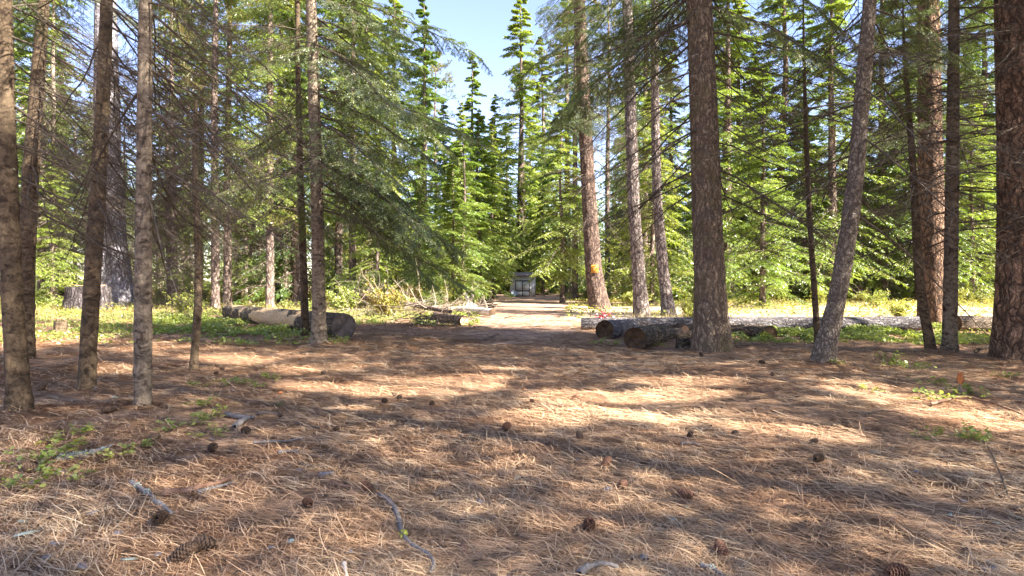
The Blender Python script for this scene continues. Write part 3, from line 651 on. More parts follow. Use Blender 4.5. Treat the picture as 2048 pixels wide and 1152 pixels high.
# hand placed trees that the middle of the picture needs: (kit, px, distance, height scale, label, kind name)
MID = [
    (YOUNGHI, 1125, 37, 1.18, 'sunlit young fir with tiered boughs right of the white shed', 'young_fir'),
    (YOUNG[1], 925, 38, 1.15, 'dense sunlit young fir left of the white shed', 'young_fir'),
    (YOUNG[2], 905, 33, .78, 'bright green young fir just left of the pale splintered stump', 'young_fir'),
    (YOUNG[0], 840, 30, .62, 'small bright young fir behind the brush pile', 'young_fir'),
    (YOUNG[1], 1065, 66, 1.15, 'dark young fir rising behind the shed roof', 'young_fir'),
    (FIRS[0], 945, 58, 1.24, 'tall pointed fir standing up into the open sky gap', 'fir'),
    (FIRS[1], 1082, 66, 1.5, 'narrow tall fir on the right side of the sky gap behind the shed', 'fir'),
    (PINES[0], 872, 62, .95, 'tall pine with a ragged yellowish top on the left side of the sky gap', 'pine'),
    (FIRS[2], 790, 46, 1.3, 'tall green fir left of the sky gap beyond the brush pile', 'fir'),
    (FIRS[3], 1000, 75, .95, 'distant bluish fir low in the middle of the sky gap', 'fir'),
    (FIRS[3], 1135, 57, 1.6, 'tall fir behind the tiered young fir and the sign pine', 'fir'),
    (TALL[0], 705, 32, 1.0, 'tall bare lower trunk behind the green boughed fir', 'fir'),
    (TALL[1], 455, 30, 1.0, 'tall trunk rising behind the left end of the big log', 'fir'),
    (TALL[2], 540, 27, .95, 'straight sunlit trunk beyond the middle of the big left log', 'fir'),
    (PINES[2], 1150, 43, 1.0, 'tall pine standing close behind the sign pine on its left', 'pine'),
    (FIRS[0], 735, 40, 1.25, 'tall green fir behind the drooping boughs of the green fir', 'fir'),
    (FIRS[1], 850, 66, 1.35, 'far tall fir just left of the ragged topped pine', 'fir'),
    (FIRS[2], 1040, 62, 1.7, 'tall fir closing the right edge of the sky gap', 'fir'),
    (FIRS[3], 848, 45, 1.2, 'tall dense fir closing the left edge of the sky gap', 'fir'),
    (TALL[0], 1290, 38, 1.1, 'tall fir seen between the two pale barked pines', 'fir'),
    (FIRS[0], 1455, 39, 1.35, 'very tall fir just right of the furrowed trunk across the clearing', 'fir'),
    (FIRS[1], 1560, 41, 1.4, 'very tall fir left of the leaning trunk across the clearing', 'fir'),
    (FIRS[2], 1665, 38, 1.25, 'tall fir across the clearing directly behind the leaning trunk', 'fir'),
    (FIRS[3], 1765, 40, 1.4, 'very tall fir across the clearing right of the leaning trunk', 'fir'),
    (FIRS[0], 1840, 38, 1.25, 'tall fir across the clearing behind the thin curved trunk', 'fir'),
    (FIRS[1], 1960, 42, 1.4, 'very tall fir across the clearing between the plated pines', 'fir'),
    (FIRS[0], 922, 54, .92, 'bright green fir in the lower left of the sky gap', 'fir'),
    (FIRS[2], 985, 57, .9, 'bright green fir filling the bottom of the sky gap', 'fir'),
    (FIRS[1], 1012, 70, 1.05, 'darker fir behind the bright one at the bottom of the sky gap', 'fir'),
    (YOUNG[0], 958, 44, 1.4, 'broad tiered young fir left of the shed in the second rank', 'young_fir'),
    (YOUNGHI, 988, 46, 1.12, 'young fir with bare lower stem overhanging the left of the shed', 'young_fir'),
    (YOUNGHI, 1085, 58, 1.0, 'young fir with bare lower stem close to the right of the shed', 'young_fir'),
    (FIRS[2], 886, 60, 1.05, 'pale green fir left of the pointed fir in the sky gap', 'fir'),
    (FIRS[0], 990, 64, 1.12, 'pale green fir right of the pointed fir in the sky gap', 'fir'),
    (YOUNG[2], 755, 30, .8, 'sunlit young fir beyond the reddish fallen trunk', 'young_fir'),
    (YOUNG[1], 500, 32, .8, 'low bright young fir beyond the left end of the big log', 'young_fir'),
    (YOUNG[0], 400, 31, .75, 'low young fir between the sapling and the big log', 'young_fir'),
    (YOUNG[0], 1245, 44, .8, 'small bright fir seen between the sign pine and the pale pines', 'young_fir'),
    (YOUNG[2], 1400, 38, 1.15, 'yellow green young fir behind the large furrowed trunk', 'young_fir'),
    (YOUNG[1], 1525, 30, 1.2, 'bushy young fir with a short orange trunk beyond the clearing edge', 'young_fir'),
    (YOUNG[0], 1610, 42, 1.4, 'broad yellow green fir across the clearing behind the leaning trunk', 'young_fir'),
    (YOUNG[2], 1720, 40, 1.3, 'full bright fir across the clearing above the grey debris', 'young_fir'),
    (YOUNG[1], 1800, 46, 1.5, 'tall bright fir behind the grey debris pile', 'young_fir'),
    (YOUNG[0], 1945, 38, 1.35, 'bright fir across the clearing between the two big pines', 'young_fir'),
    (FIRS[1], 1340, 46, 1.1, 'tall dark fir far behind the slimmer leaning pine', 'fir'),
    (FIRS[2], 1480, 44, 1.25, 'tall fir rising right behind the large furrowed trunk', 'fir'),
    (PINES[1], 1215, 52, 1.1, 'tall far pine crown just right of the sign pine', 'pine'),
]
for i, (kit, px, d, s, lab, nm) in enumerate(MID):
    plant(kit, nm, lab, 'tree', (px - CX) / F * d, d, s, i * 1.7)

# the woods behind, each tree its own object
def woods():
    rr = random.Random(21); placed = [((px - CX) / F * d, d) for _, px, d, _, _, _ in MID]
    kinds = [(FIRS, 'fir', 'green fir'), (TALL, 'fir', 'tall high crowned fir'), (BARE, 'slim_fir', 'thin bare stemmed fir'), (PINES, 'pine', 'tall pine'), (YOUNG, 'young_fir', 'young fir')]
    n = 0; tries = 0
    while n < 250 and tries < 20000:
        tries += 1
        d = 20 + 75 * rr.random() ** 1.35
        px = rr.uniform(-350, 2400); x = (px - CX) / F * d
        if 700 < px < 1240 and d < 44: continue
        if 1130 < px < 2400 and d < 34: continue          # the open clearing on the right
        if px >= 1130 and 10 < x and d < 37: continue
        if px < 740 and d < 27 and px > 30: continue
        if 120 < px < 330 and d < 38: continue
        if abs(x - 1.2) < 4.2 and d < 58: continue
        if 0 < x < 28 and abs(d - (52 - .57 * x)) < 3.4: continue      # the sun reaches the shed front here
        md = 2.0 if px < 1024 else 2.3
        if any((x - a) ** 2 + (d - b) ** 2 < md * md for a, b in placed): continue
        w = [2, 2.5, 6.5, 2, 1.2] if px < 700 else ([3.5, 2, 1, 1.2, 3.5] if px > 1130 else [1, 0, 0, .3, 3])
        kits, nm, desc = rr.choices(kinds, w)[0]
        s = rr.uniform(.75, 1.2)
        Hh = {'fir': 19, 'slim_fir': 17, 'pine': 26, 'young_fir': 10}[nm]
        if desc.startswith('tall high'): Hh = 25
        if 865 < px < 1030:                                # keep the sky gap open
            top = HZ - (Hh * s - CH) / d * F
            lim = 250
            if top < lim: s *= (HZ - lim) / (HZ - top) * rr.uniform(.75, 1)
            if s < .45: continue
        zone = 'left' if px < 430 else 'left centre' if px < 840 else 'centre' if px < 1140 else 'right centre' if px < 1500 else 'right'
        place = {'left': 'in the pale thicket at far left', 'left centre': 'in the woods beyond the big left log', 'centre': 'in the woods behind the shed',
                 'right centre': 'in the woods behind the pale barked pines', 'right': 'in the green woods across the clearing'}[zone]
        depth = 'front rank' if d < 38 else 'middle rank' if d < 60 else 'farthest rank'
        plant(rr.choice(kits), nm, f'{desc} {place}, {depth}', 'tree', x, d, s, rr.uniform(0, 6.28), f'{desc}s {place}, {depth}', sz=s * rr.uniform(.92, 1.1), lean=rr.gauss(0, .015))
        placed.append((x, d)); n += 1
woods()

def far_woods():
    rg = np.random.default_rng(61); n = 150000
    a = rg.uniform(-1.15, 1.15, n); cells = np.floor(a * 60); a = (cells + .5 + rg.normal(0, .28, n)) / 60
    d = 95 + 45 * vn(cells, 3, 0, 4) + rg.normal(0, 1.5, n)
    H = 15 + 9 * vn(cells * 3.7, 1, 0, 5); px = CX + np.tan(a) * F
    H = np.where((px > 850) & (px < 1040), H * .62, H)
    u = rg.uniform(0, 1, n) ** 1.3; z = u * H
    off = rg.normal(0, 1, n) * 2.2 * (1 - u) ; off2 = rg.normal(0, 1, n) * 2.2 * (1 - u)
    c = np.stack([np.tan(a) * d + off, d + off2, z - np.abs(off) * .25], 1)
    dr = nrm(np.stack([off, off2, -.4 + 0 * off], 1) + rg.normal(0, .3, (n, 3))); w = nrm(np.cross(dr, rg.normal(0, 1, (n, 3))))
    s = rg.uniform(.25, .5, n)[:, None]
    V = np.stack([c - dr * s, c + w * s * .3, c + dr * s, c - w * s * .3], 1).reshape(-1, 3)
    o = mk('distant_woods', V, np.arange(4 * n).reshape(-1, 4), M['fir'], rnd=np.clip(rg.uniform(0, .5, n) + vn(cells, 9, 0, 8) * .5, 0, 1))
    tag(o, 'unbroken green mass of conifers closing the far distance', 'woods', kind='stuff')
far_woods()

# ------------------------------------------------------------------ unseen firs added beside and behind the viewer, crowns cut to shape foreground shade
def lit_mask(x, y):
    """True where the floor is open to the sun"""
    px = x / np.maximum(y, .5) * F + CX; py = HZ + F * CH / np.maximum(y, .5)
    wob = (fbm(x * .9, y * .9, 0, 88) - .5)
    far = y > 17.2 + wob * 6 + np.where(x > 5, -1.5, 0)
    pat = np.zeros_like(x, bool)
    for cx, cy, rx, ry, sl in ((840, 772, 150, 20, -.02), (1170, 790, 110, 22, -.06), (1120, 838, 130, 14, .0), (1400, 762, 150, 9, 0), (1360, 785, 120, 12, 0), (1290, 835, 130, 16, .08), (1560, 862, 190, 22, .14), (1870, 815, 210, 30, .2),
                       (1680, 775, 60, 9, .3), (1900, 935, 110, 5, .06), (480, 720, 70, 10, 0), (590, 742, 60, 8, 0), (600, 772, 70, 9, 0), (690, 822, 40, 6, 0), (230, 735, 60, 8, 0), (980, 760, 60, 6, 0), (1000, 740, 60, 5, 0)):
        yy = py - cy - sl * (px - cx)
        pat |= ((px - cx) / rx) ** 2 + (yy / ry) ** 2 < 1 + wob * 2.2
    return far | (pat & (y > 0))
def shade_geo(seed, H, Rm, z0):
    rg = np.random.default_rng(seed)
    nb = 120; z = z0 + (H - z0) * np.linspace(0, 1, nb); u = np.linspace(0, 1, nb)
    L = Rm * (1 - u) ** .5 * rg.uniform(.75, 1.15, nb) + .3; az = rg.uniform(0, 6.283, nb); e = np.radians(12 + rg.normal(0, 8, nb))
    D = np.stack([np.cos(az) * np.cos(e), np.sin(az) * np.cos(e), -np.sin(e)], 1)
    P0, R0 = grow(np.stack([0 * z, 0 * z, z], 1), D, L, .016, 6, .15, .06, rg)
    P1, R1 = kids(P0, R0, 16, .08, 1, 50, .45, .8, rg, 4, .18, .08, .5, .55)
    V, Fq, idx = leaves(P1, R1, 15, .15, .065, 42, .5, rg, .05, .1)
    return P0, R0, V.reshape(-1, 4, 3)
SH = [(8.5, .5), (11.5, 4), (14.5, 8), (10, -4), (14, -.5), (18, 5), (13, -8), (6.5, -6.5), (19.5, 10.5), (18, -4), (22.5, 7), (17, -10), (9, -12), (23, 1), (26, 10), (3.0, -9.5), (24, -6), (7, -2.6), (11, -.8), (5.5, -3.6), (9.5, -8), (14.5, 3.5), (20, -8), (30, 14), (15.5, -5.2), (12.5, -3), (20.5, -2), (21.5, -10.5), (16.5, -7.5)]
def shade_trees():
    geo = []; cell = .4; nx, ny = 150, 90; tau = np.zeros(nx * ny)
    def where_(c):
        t = c[:, 2] / sdir.z; gx = c[:, 0] - sdir.x * t; gy = c[:, 1] - sdir.y * t
        i = np.clip(((gx + 30) / cell).astype(int), 0, nx - 1); j = np.clip(((gy + 5) / cell).astype(int), 0, ny - 1)
        return gx, gy, i * ny + j, (gx > -29.5) & (gx < 29.5) & (gy > -4.5) & (gy < 30.5)
    sd = np.array(sdir)
    for i, (x, y) in enumerate(SH):
        H = 19 + (i * 37 % 5); P0, R0, V = shade_geo(500 + i, H, 3.3, 3.2)
        c = V.mean(1) + np.array([x, y, 0]); gx, gy, k, ok = where_(c)
        ar = .5 * np.abs((np.cross(V[:, 2] - V[:, 0], V[:, 3] - V[:, 1]) * sd).sum(1))
        np.add.at(tau, k[ok], ar[ok]); geo.append((x, y, H, P0, R0, V, gx, gy, k, ok))
    tau /= cell * cell * sdir.z
    for i, (x, y, H, P0, R0, V, gx, gy, k, ok) in enumerate(geo):
        rg = np.random.default_rng(900 + i)
        gpx = gx / np.maximum(gy, .3) * F + CX; need = (gy > 1.5) & (gy < 18.5) & (gpx > -250) & (gpx < 2300)
        target = np.where(gy < 5.6, TAU[0], TAU[1])
        keep = ~lit_mask(gx, gy) & (rg.uniform(0, 1, len(gx)) < np.where(need, np.where(ok, target / np.maximum(tau[k], .05), .3), .15))  # leaves thinned along the sun direction to leave the chosen sun patches
        Vk = V[keep].reshape(-1, 3); Fk = np.arange(len(Vk)).reshape(-1, 4)
        T = thing('fir', 'unseen fir beside the viewer, crown cut to shape the foreground shade', 'tree', (x, y, gz1(x, y)), 0, 'unseen firs added beside the viewer to shape the shade')
        mk('crown', Vk, Fk, M['fir'], T, rnd=rg.uniform(0, 1, len(Fk)))
        mp = P0[:, 3] + np.array([x, y, 0]); t = mp[:, 2] / sdir.z; kb = ~lit_mask(mp[:, 0] - sdir.x * t, mp[:, 1] - sdir.y * t)
        Vb, Fb = tubes(P0[kb], R0[kb], 3); mk('branches', Vb, Fb, M['farbark'], T, smooth=True)
        m, _ = trunk_mesh('trunk', [(0, 0, -.3, .11), (0, 0, H * .5, .06), (0, 0, H, .02)], M['farbark'], 14, 'fir', .4, 500 + i, .3, .03); obj('trunk', m, T)
    # print('tau percentiles', np.percentile(tau.reshape(nx, ny)[50:100, 15:55], [5, 25, 50, 75]))
TAU = (1.35, 1.95)
shade_trees()

exec_details = True
# ------------------------------------------------------------------ logs
def cyl_log(name, label, a, b, ra, rb, mat, end_mat_a=None, end_mat_b=None, seed=0, ns=36, amp=.03, cat='log', hollow=0, taper_a=False, patch=None, bend=.0):
    a = np.array(a, float); b = np.array(b, float); Ln = np.linalg.norm(b - a)
    t = thing(name, label, cat, tuple(a)); d = Vector(b - a)
    t.rotation_euler = d.to_track_quat('X', 'Z').to_euler()
    nx = max(8, int(Ln / .06)); xs = np.linspace(0, Ln, nx); th = np.arange(ns) * 2 * np.pi / ns
    X = xs[:, None]; C = np.cos(th)[None]; Sn = np.sin(th)[None]
    r = ra + (rb - ra) * X / Ln
    if taper_a: r = r * np.clip(np.sqrt(np.clip(X / .5, .02, 1)), 0, 1)
    nf = 3.5 * max(1, ra / .2)
    R = r * (1 + .1 * (fbm(C, Sn, X * .8, seed) - .5)) + (1 - np.abs(2 * fbm(C * nf, Sn * nf, X * 1.6, seed + 2) - 1) - .6) * amp
    off = bend * np.sin(np.pi * X / Ln)
    V = np.stack([np.broadcast_to(X, R.shape), R * C + off, R * Sn], -1).reshape(-1, 3)
    i = np.arange(nx - 1)[:, None] * ns; j = np.arange(ns)[None]; j2 = (j + 1) % ns
    Fq = np.stack([i + j, i + j2, i + ns + j2, i + ns + j], -1).reshape(-1, 4)
    mats = [mat]; mi = None
    if patch:
        mats.append(patch); cc = V[Fq].mean(1); q = fbm(cc[:, 0] * 1.3, cc[:, 1] * 2.2, cc[:, 2] * 2.2, seed + 9)
        ssd = -np.sign(1) * cc[:, 1]
        mi = ((q > .50) & (cc[:, 0] < Ln * .95) & (cc[:, 0] > Ln * .22)).astype(int)
    mk('bark', V, Fq, mats, t, smooth=True, midx=mi)
    for e, (k, em) in enumerate(((0, end_mat_a), (nx - 1, end_mat_b))):
        if em is None: continue
        ring = V[k * ns:(k + 1) * ns]; cen = ring.mean(0); rings = [ring]
        sx = 1 if k == 0 else -1
        nr = 8
        vs = []
        for q in range(nr + 1):
            f = 1 - q / nr; rr = cen + (ring - cen) * f; rr = rr.copy()
            dep = (hollow * (1 - f ** 2) if hollow else 0) * (0.6 + .8 * vn(rr[:, 1] * 14, rr[:, 2] * 14, 0, seed + q * 0))
            rr[:, 0] += sx * (dep + .006 * (vn(rr[:, 1] * 40, rr[:, 2] * 40, 0, 4) if q else 0) + (0.012 if 0 < q else 0)); vs.append(rr)
        VV = np.concatenate(vs); i2 = np.arange(nr)[:, None] * ns
        Fe = np.stack([i2 + j, i2 + j2, i2 + ns + j2, i2 + ns + j], -1).reshape(-1, 4)
        mk('cut_end', VV, Fe, em, t, smooth=False)
    return t
def LG(px, py_bottom, r):      # centre of a log end whose lowest point shows at py_bottom
    x, d = GP(px, py_bottom); return (x, d, gz1(x, d) + r * .93)
M['peeled'] = plain('peeled_log_wood', (.30, .17, .075), (.52, .37, .21), 9, .8, (.6, 3, 3), .5)
cyl_log('log', 'big fallen log with peeling bark and a dark sawn end, left of the lane', LG(688, 676, .30), LG(458, 636, .24), .30, .24, M['logbark'], M['cutend'], None, 1, 48, .045, patch=M['peeled'])
cyl_log('log', 'long straight grey log lying across the right side behind the furrowed trunk', LG(1162, 659, .17), LG(1842, 664, .2), .17, .2, M['loggrey'], M['cutorange'], M['cutgrey'], 2, 30, .03)
cyl_log('log', 'short round log end-on with blue grey bark, left of the two round ends', LG(1209, 680, .225), LG(1262, 668, .2), .225, .22, M['loggrey'], M['cutdark'], None, 3, 36, .035, hollow=.12)
cyl_log('log', 'short round log end-on with brown bark, nearer the furrowed trunk', LG(1270, 697, .235), LG(1322, 682, .2), .235, .21, M['logbark'], M['cutdark'], None, 4, 36, .035, hollow=.12)
cyl_log('log', 'small crumbling log wedged behind the brown round log', LG(1305, 681, .13), LG(1378, 676, .13), .14, .12, M['logbark'], M['cutdark'], M['cutorange'], 5, 24, .03)
cyl_log('log', 'dark broken log right of the furrowed trunk', LG(1540, 682, .17), LG(1462, 668, .14), .17, .13, M['logbark'], M['cutdark'], None, 6, 28, .04)
cyl_log('log', 'mossy brown log between the straight trunk and the huge pine', LG(1912, 664, .2), LG(2020, 664, .2), .21, .19, M['logbark'], M['cutdark'], None, 7, 28, .04)
cyl_log('log', 'short log with a fresh orange sawn end at the foot of the brush pile', LG(930, 650, .15), LG(872, 640, .15), .15, .14, M['redbark'], M['cutorange'], None, 8, 24, .02)
cyl_log('log', 'small round log piece on top of the cut block', (3.68, 12.75, .36), (3.95, 13.2, .37), .075, .07, M['logbark'], M['cutorange'], None, 9, 18, .01)
def rough_block(name, label, x, y, sx, sy, sz, mat, cat, rz=0, seed=0):
    n = 7; V = []; Fq = []
    import itertools
    def face(o, u, v):
        b = len(V)
        for i in range(n):
            for j in range(n): V.append(o + u * (i / (n - 1)) + v * (j / (n - 1)))
        for i in range(n - 1):
            for j in range(n - 1): q = b + i * n + j; Fq.append((q, q + n, q + n + 1, q + 1))
    X = np.array([sx, 0, 0]); Y = np.array([0, sy, 0]); Z = np.array([0, 0, sz]); O = np.array([-sx / 2, -sy / 2, 0.])
    face(O, Y, X); face(O + Z, X, Y); face(O, X, Z); face(O + Y, Z, X); face(O, Z, Y); face(O + X, Y, Z)
    V = np.array(V); V += (np.stack([vn(V[:, 0] * 9, V[:, 1] * 9, V[:, 2] * 9, seed + q) for q in range(3)], 1) - .5) * .05
    o = mk(name, V, np.array(Fq), mat); o.location = (x, y, gz1(x, y) - .02); o.rotation_euler = (0, .03, rz); return tag(o, label, cat)
x, d = GP(1374, 697); rough_block('wood_block', 'squat square cut wood block at the foot of the furrowed trunk', x + .02, d + .1, .34, .3, .24, M['logbark'], 'wood block', .2, 3)

# stump left of the old pine
def stump(x, y, r, h, label, seed=3, mat='stumpbark'):
    t = thing('stump', label, 'stump', (x, y, gz1(x, y)))
    m, prof = trunk_mesh('bark', [(0, 0, -.2, r), (0, 0, h * .5, r * .93), (0, 0, h, r * .95)], M[mat], 48, 'fir', .28, seed, .06, .07)
    obj('bark', m, t)
    zz, xx, yy, rr_ = prof; ns = 48; th = np.arange(ns) * 2 * np.pi / ns; vs = []
    for q in range(7):
        f = .97 - q / 7 * .95; R = r * .93 * f
        vs.append(np.stack([R * np.cos(th), R * np.sin(th), h + .02 + .07 * vn(np.cos(th) * f * 4 + 4, np.sin(th) * f * 4 + 4, 0, 2)], 1))
    i = np.arange(6)[:, None] * ns; j = np.arange(ns)[None]; j2 = (j + 1) % ns
    mk('cut_top', np.concatenate(vs), np.stack([i + j, i + j2, i + ns + j2, i + ns + j], -1).reshape(-1, 4), M['cutorange'], t)
    return t
x, d = GP(176, 620); stump(x, d, .8, 1.1, 'wide sawn stump with dark cracked bark in front of the old grey pine')
x, d = GP(121, 668); stump(x, d, .12, .34, 'tiny weathered stump in the leaves at far left', 5, 'youngdark')

# splintered pale stump, root mass
def splinter(x, y, label):
    t = thing('splintered_stump', label, 'stump', (x, y, gz1(x, y)))
    rg = np.random.default_rng(4); parts = []
    n = 34; a = rg.uniform(0, 6.28, n); r = rg.uniform(.05, .45, n)
    b = np.stack([np.cos(a) * r, np.sin(a) * r, -.1 + 0 * a], 1)
    D = np.stack([-np.cos(a) * .35, -np.sin(a) * .35, 1 + 0 * a], 1)
    P, R = grow(b, D, (1.15 - r * 1.5) * rg.uniform(.7, 1.05, n), rg.uniform(.07, .13, n), 5, 0, .04, rg, .1)
    V, Fq = tubes(P, R, 5); mk('splinters', V, Fq, M['palewood'], t)
    return t
x, d = GP(940, 622); splinter(x, d, 'sunlit pale splintered stump left of the lane')
def roots(x, y, s, label, name='root_mass', seed=5, mat='twig'):
    rg = np.random.default_rng(seed); n = 90
    u = nrm(rg.normal(0, 1, (n, 3))); u[:, 2] = np.abs(u[:, 2]) * .8
    P, R = grow(np.zeros((n, 3)) + np.array([0, 0, .1]), u, rg.uniform(.35, .75, n) * s, .05 * s, 5, .1, .3, rg, .2)
    P1, R1 = kids(P, R, 5, .3, 1, 50, .4, .1, rg, 4, .1, .3, .5)
    V, Fq = merge([tubes(P, R, 4), tubes(P1, R1, 3)]); o = mk(name, V, Fq, M[mat]); o.location = (x, y, gz1(x, y)); return tag(o, label, 'roots')
x, d = GP(972, 619); roots(x, d, .95, 'dark tangled root mass beside the pale splintered stump')

# fallen tree with upright pale limbs, brush pile
def fallen(a, b, r, label, mat, nb, seed, lim='twigpale', LL=1.6):
    a = np.array(a, float); b = np.array(b, float); t = thing('fallen_tree', label, 'fallen tree', tuple(a))
    rg = np.random.default_rng(seed); v = b - a
    P, R = grow(np.zeros((1, 3)), v[None], np.linalg.norm(v), r, 16, 0, .04, rg, .45)
    V, Fq = tubes(P, R, 14); mk('trunk', V, Fq, M[mat], t, smooth=True)
    for i in range(nb):
        tt = np.array([rg.uniform(.05, .98)]); pos, tan, rr = at(P, R, np.array([0]), tt)
        dr_ = nrm(rg.normal(0, 1, (1, 3)) + np.array([[0, 0, .9]])); dr_[0, 2] = abs(dr_[0, 2]) + .1
        P1, R1 = grow(pos, dr_, LL * rg.uniform(.4, 1.2), .024, 7, -.15, .28, rg, .3)
        P2, R2 = kids(P1, R1, 6, .25, 1, 45, .45, .1, rg, 5, -.1, .25, .6)
        P3, R3 = kids(P2, R2, 4, .2, 1, 45, .45, .1, rg, 4, 0, .25, .7)
        V, Fq = merge([tubes(P1, R1, 5), tubes(P2, R2, 4), tubes(P3, R3, 3)]); mk('limb', V, Fq, M[lim], t, smooth=True)
    return t
fallen((*GP(700, 618), .75), (*GP(905, 640), .25), .16, 'reddish fallen trunk with upright pale dead limbs left of the lane', 'redbark', 24, 3)
fallen((*GP(985, 636), .2), (*GP(820, 622), .3), .15, 'pale fallen trunk ending near the splintered stump', 'palewood', 10, 5, 'twigpale', 1.3)
fallen((*GP(1840, 588), .35), (*GP(1740, 584), .5), .22, 'grey fallen trunk in the debris heap across the clearing', 'palewood', 14, 6, 'twigpale', 1.6)
fallen((*GP(1700, 585), .3), (*GP(1800, 578), .9), .18, 'bleached trunk tilted up in the debris heap across the clearing', 'greywood', 10, 7, 'twigpale', 1.8)
def brush(x, y, w, dpt, h, n, label, seed, mat='twig', L=1.0):
    rg = np.random.default_rng(seed)
    b = np.stack([rg.normal(0, w * .4, n), rg.normal(0, dpt * .4, n), rg.uniform(0.02, h, n)], 1)
    D = nrm(rg.normal(0, 1, (n, 3)) * np.array([1, 1, .28]))
    P, R = grow(b, D, L * rg.uniform(.4, 1.2, n), .012, 5, .05, .2, rg, .3); P1, R1 = kids(P, R, 4, .2, 1, 45, .4, .2, rg, 4, .1, .2, .6)
    P[..., 2] = np.maximum(P[..., 2], .01); P1[..., 2] = np.maximum(P1[..., 2], .01)
    V, Fq = merge([tubes(P, R, 4), tubes(P1, R1, 3)]); o = mk('brush_pile', V, Fq, M[mat], smooth=True); o.location = (x, y, gz1(x, y)); return tag(o, label, 'brush pile')
x, d = GP(868, 652); brush(x, d, 1.6, 1.0, .35, 90, 'low heap of dark grey sticks at the left edge of the lane', 3)
x, d = GP(820, 632); brush(x, d, 3.0, 1.4, .5, 110, 'tangled pale dead branches under the fallen trunk', 4, 'twigpale', 1.5)
x, d = GP(1385, 672); brush(x, d, 1.0, .6, .3, 40, 'dark dead sticks leaning on the long grey log left of the furrowed trunk', 5)
x, d = GP(1780, 586); brush(x, d, 5, 2.5, .9, 120, 'bleached branch debris across the clearing', 6, 'twigpale', 1.8)

# ------------------------------------------------------------------ shed
def box(x0, x1, y0, y1, z0, z1):
    V = np.array([(x, y, z) for z in (z0, z1) for y in (y0, y1) for x in (x0, x1)], float)
    Fq = np.array([(0, 2, 3, 1), (4, 5, 7, 6), (0, 1, 5, 4), (1, 3, 7, 5), (3, 2, 6, 7), (2, 0, 4, 6)]); return V, Fq
M['siding'] = plain('shed_siding', (.74, .72, .70), (.84, .82, .80), 10, .7, (6, 6, 1), .2)
M['shedframe'] = plain('dark_timber', (.04, .035, .035), (.09, .075, .07), 14, .8)
M['shedroof'] = plain('shed_roofing', (.16, .13, .12), (.30, .25, .22), 20, .9)
M['bluewhite'] = plain('pale_blue_plastic', (.45, .52, .62), (.62, .68, .76), 6, .5)
x, d = GP(1045, 593)
t = thing('shed', 'small white shed with a dark framed double door at the end of the lane', 'shed', (x, d, gz1(x, d) + .02), -.06)
wb = [box(-1.05, 1.05, 0, 2.2, .02, 1.75)]
for k in range(15): wb.append(box(-1.045 + k * .1485, -1.025 + k * .1485, -.014, -.003, .03, 1.73))
V, Fq = merge(wb); mk('wall', V, Fq, M['siding'], t)
V = np.array([(-1.25, -.3, 1.7), (1.25, -.3, 1.7), (1.25, 1.1, 1.98), (-1.25, 1.1, 1.98), (1.25, 2.5, 1.7), (-1.25, 2.5, 1.7)] + [(-1.25, -.3, 1.77), (1.25, -.3, 1.77), (1.25, 1.1, 2.05), (-1.25, 1.1, 2.05), (1.25, 2.5, 1.77), (-1.25, 2.5, 1.77)], float)
mk('roof', V, np.array([(0, 3, 2, 1), (3, 5, 4, 2), (6, 7, 8, 9), (9, 8, 10, 11), (0, 1, 7, 6), (5, 11, 10, 4), (0, 6, 9, 3), (3, 9, 11, 5), (1, 2, 8, 7), (2, 4, 10, 8)]), M['shedroof'], t)
for sx in (-1, 1):
    x0, x1 = (-.56, -.03) if sx < 0 else (.03, .56)
    dd = mk('door', *merge([box(x0, x1, -.045, -.016, .06, .42), box(x0, x1, -.045, -.016, .50, 1.27)]), M['siding'], t)
V, Fq = merge([box(-.62, -.56, -.07, -.0165, .03, 1.36), box(.56, .62, -.07, -.0165, .03, 1.36), box(-.56, .56, -.07, -.0165, 1.27, 1.36), box(-.56, .56, -.068, -.0165, .42, .50), box(-.03, .03, -.066, -.0165, .03, .42), box(-.03, .03, -.066, -.0165, .50, 1.27), box(-.56, -.03, -.06, -.0165, .03, .06), box(.03, .56, -.06, -.0165, .03, .06)])
mk('door_frame', V, Fq, M['shedframe'], t)
mk('skirting', *box(-1.06, 1.06, -.03, -.015, -.05, .03), M['shedframe'], t)
# round lid leaning on shed
def disc(name, r, th, mat, n=28):
    a = np.arange(n) * 2 * np.pi / n; prof = [(0, 0), (r * .8, 0), (r * .85, th * .6), (r, th), (r, th * 1.4), (r * .84, th), (r * .78, th * .45), (0, th * .45)]
    V = np.array([(q * math.cos(b), q * math.sin(b), z) for q, z in prof for b in a]); k = len(prof)
    i = np.arange(k - 1)[:, None] * n; j = np.arange(n)[None]; j2 = (j + 1) % n
    return mk(name, V, np.stack([i + j, i + j2, i + n + j2, i + n + j], -1).reshape(-1, 4), mat, smooth=True)
o = disc('round_lid', .26, .04, M['bluewhite']); o.location = (x - .72, d - .32, gz1(x, d) + .27); o.rotation_euler = (math.radians(70), 0, 0)
tag(o, 'pale blue round lid leaning on the front of the shed', 'lid')
x2, d2 = GP(1076, 593); brush(x2, d2, .9, .5, .5, 24, 'reddish sticks stacked against the right of the shed', 8, 'chip', .9)

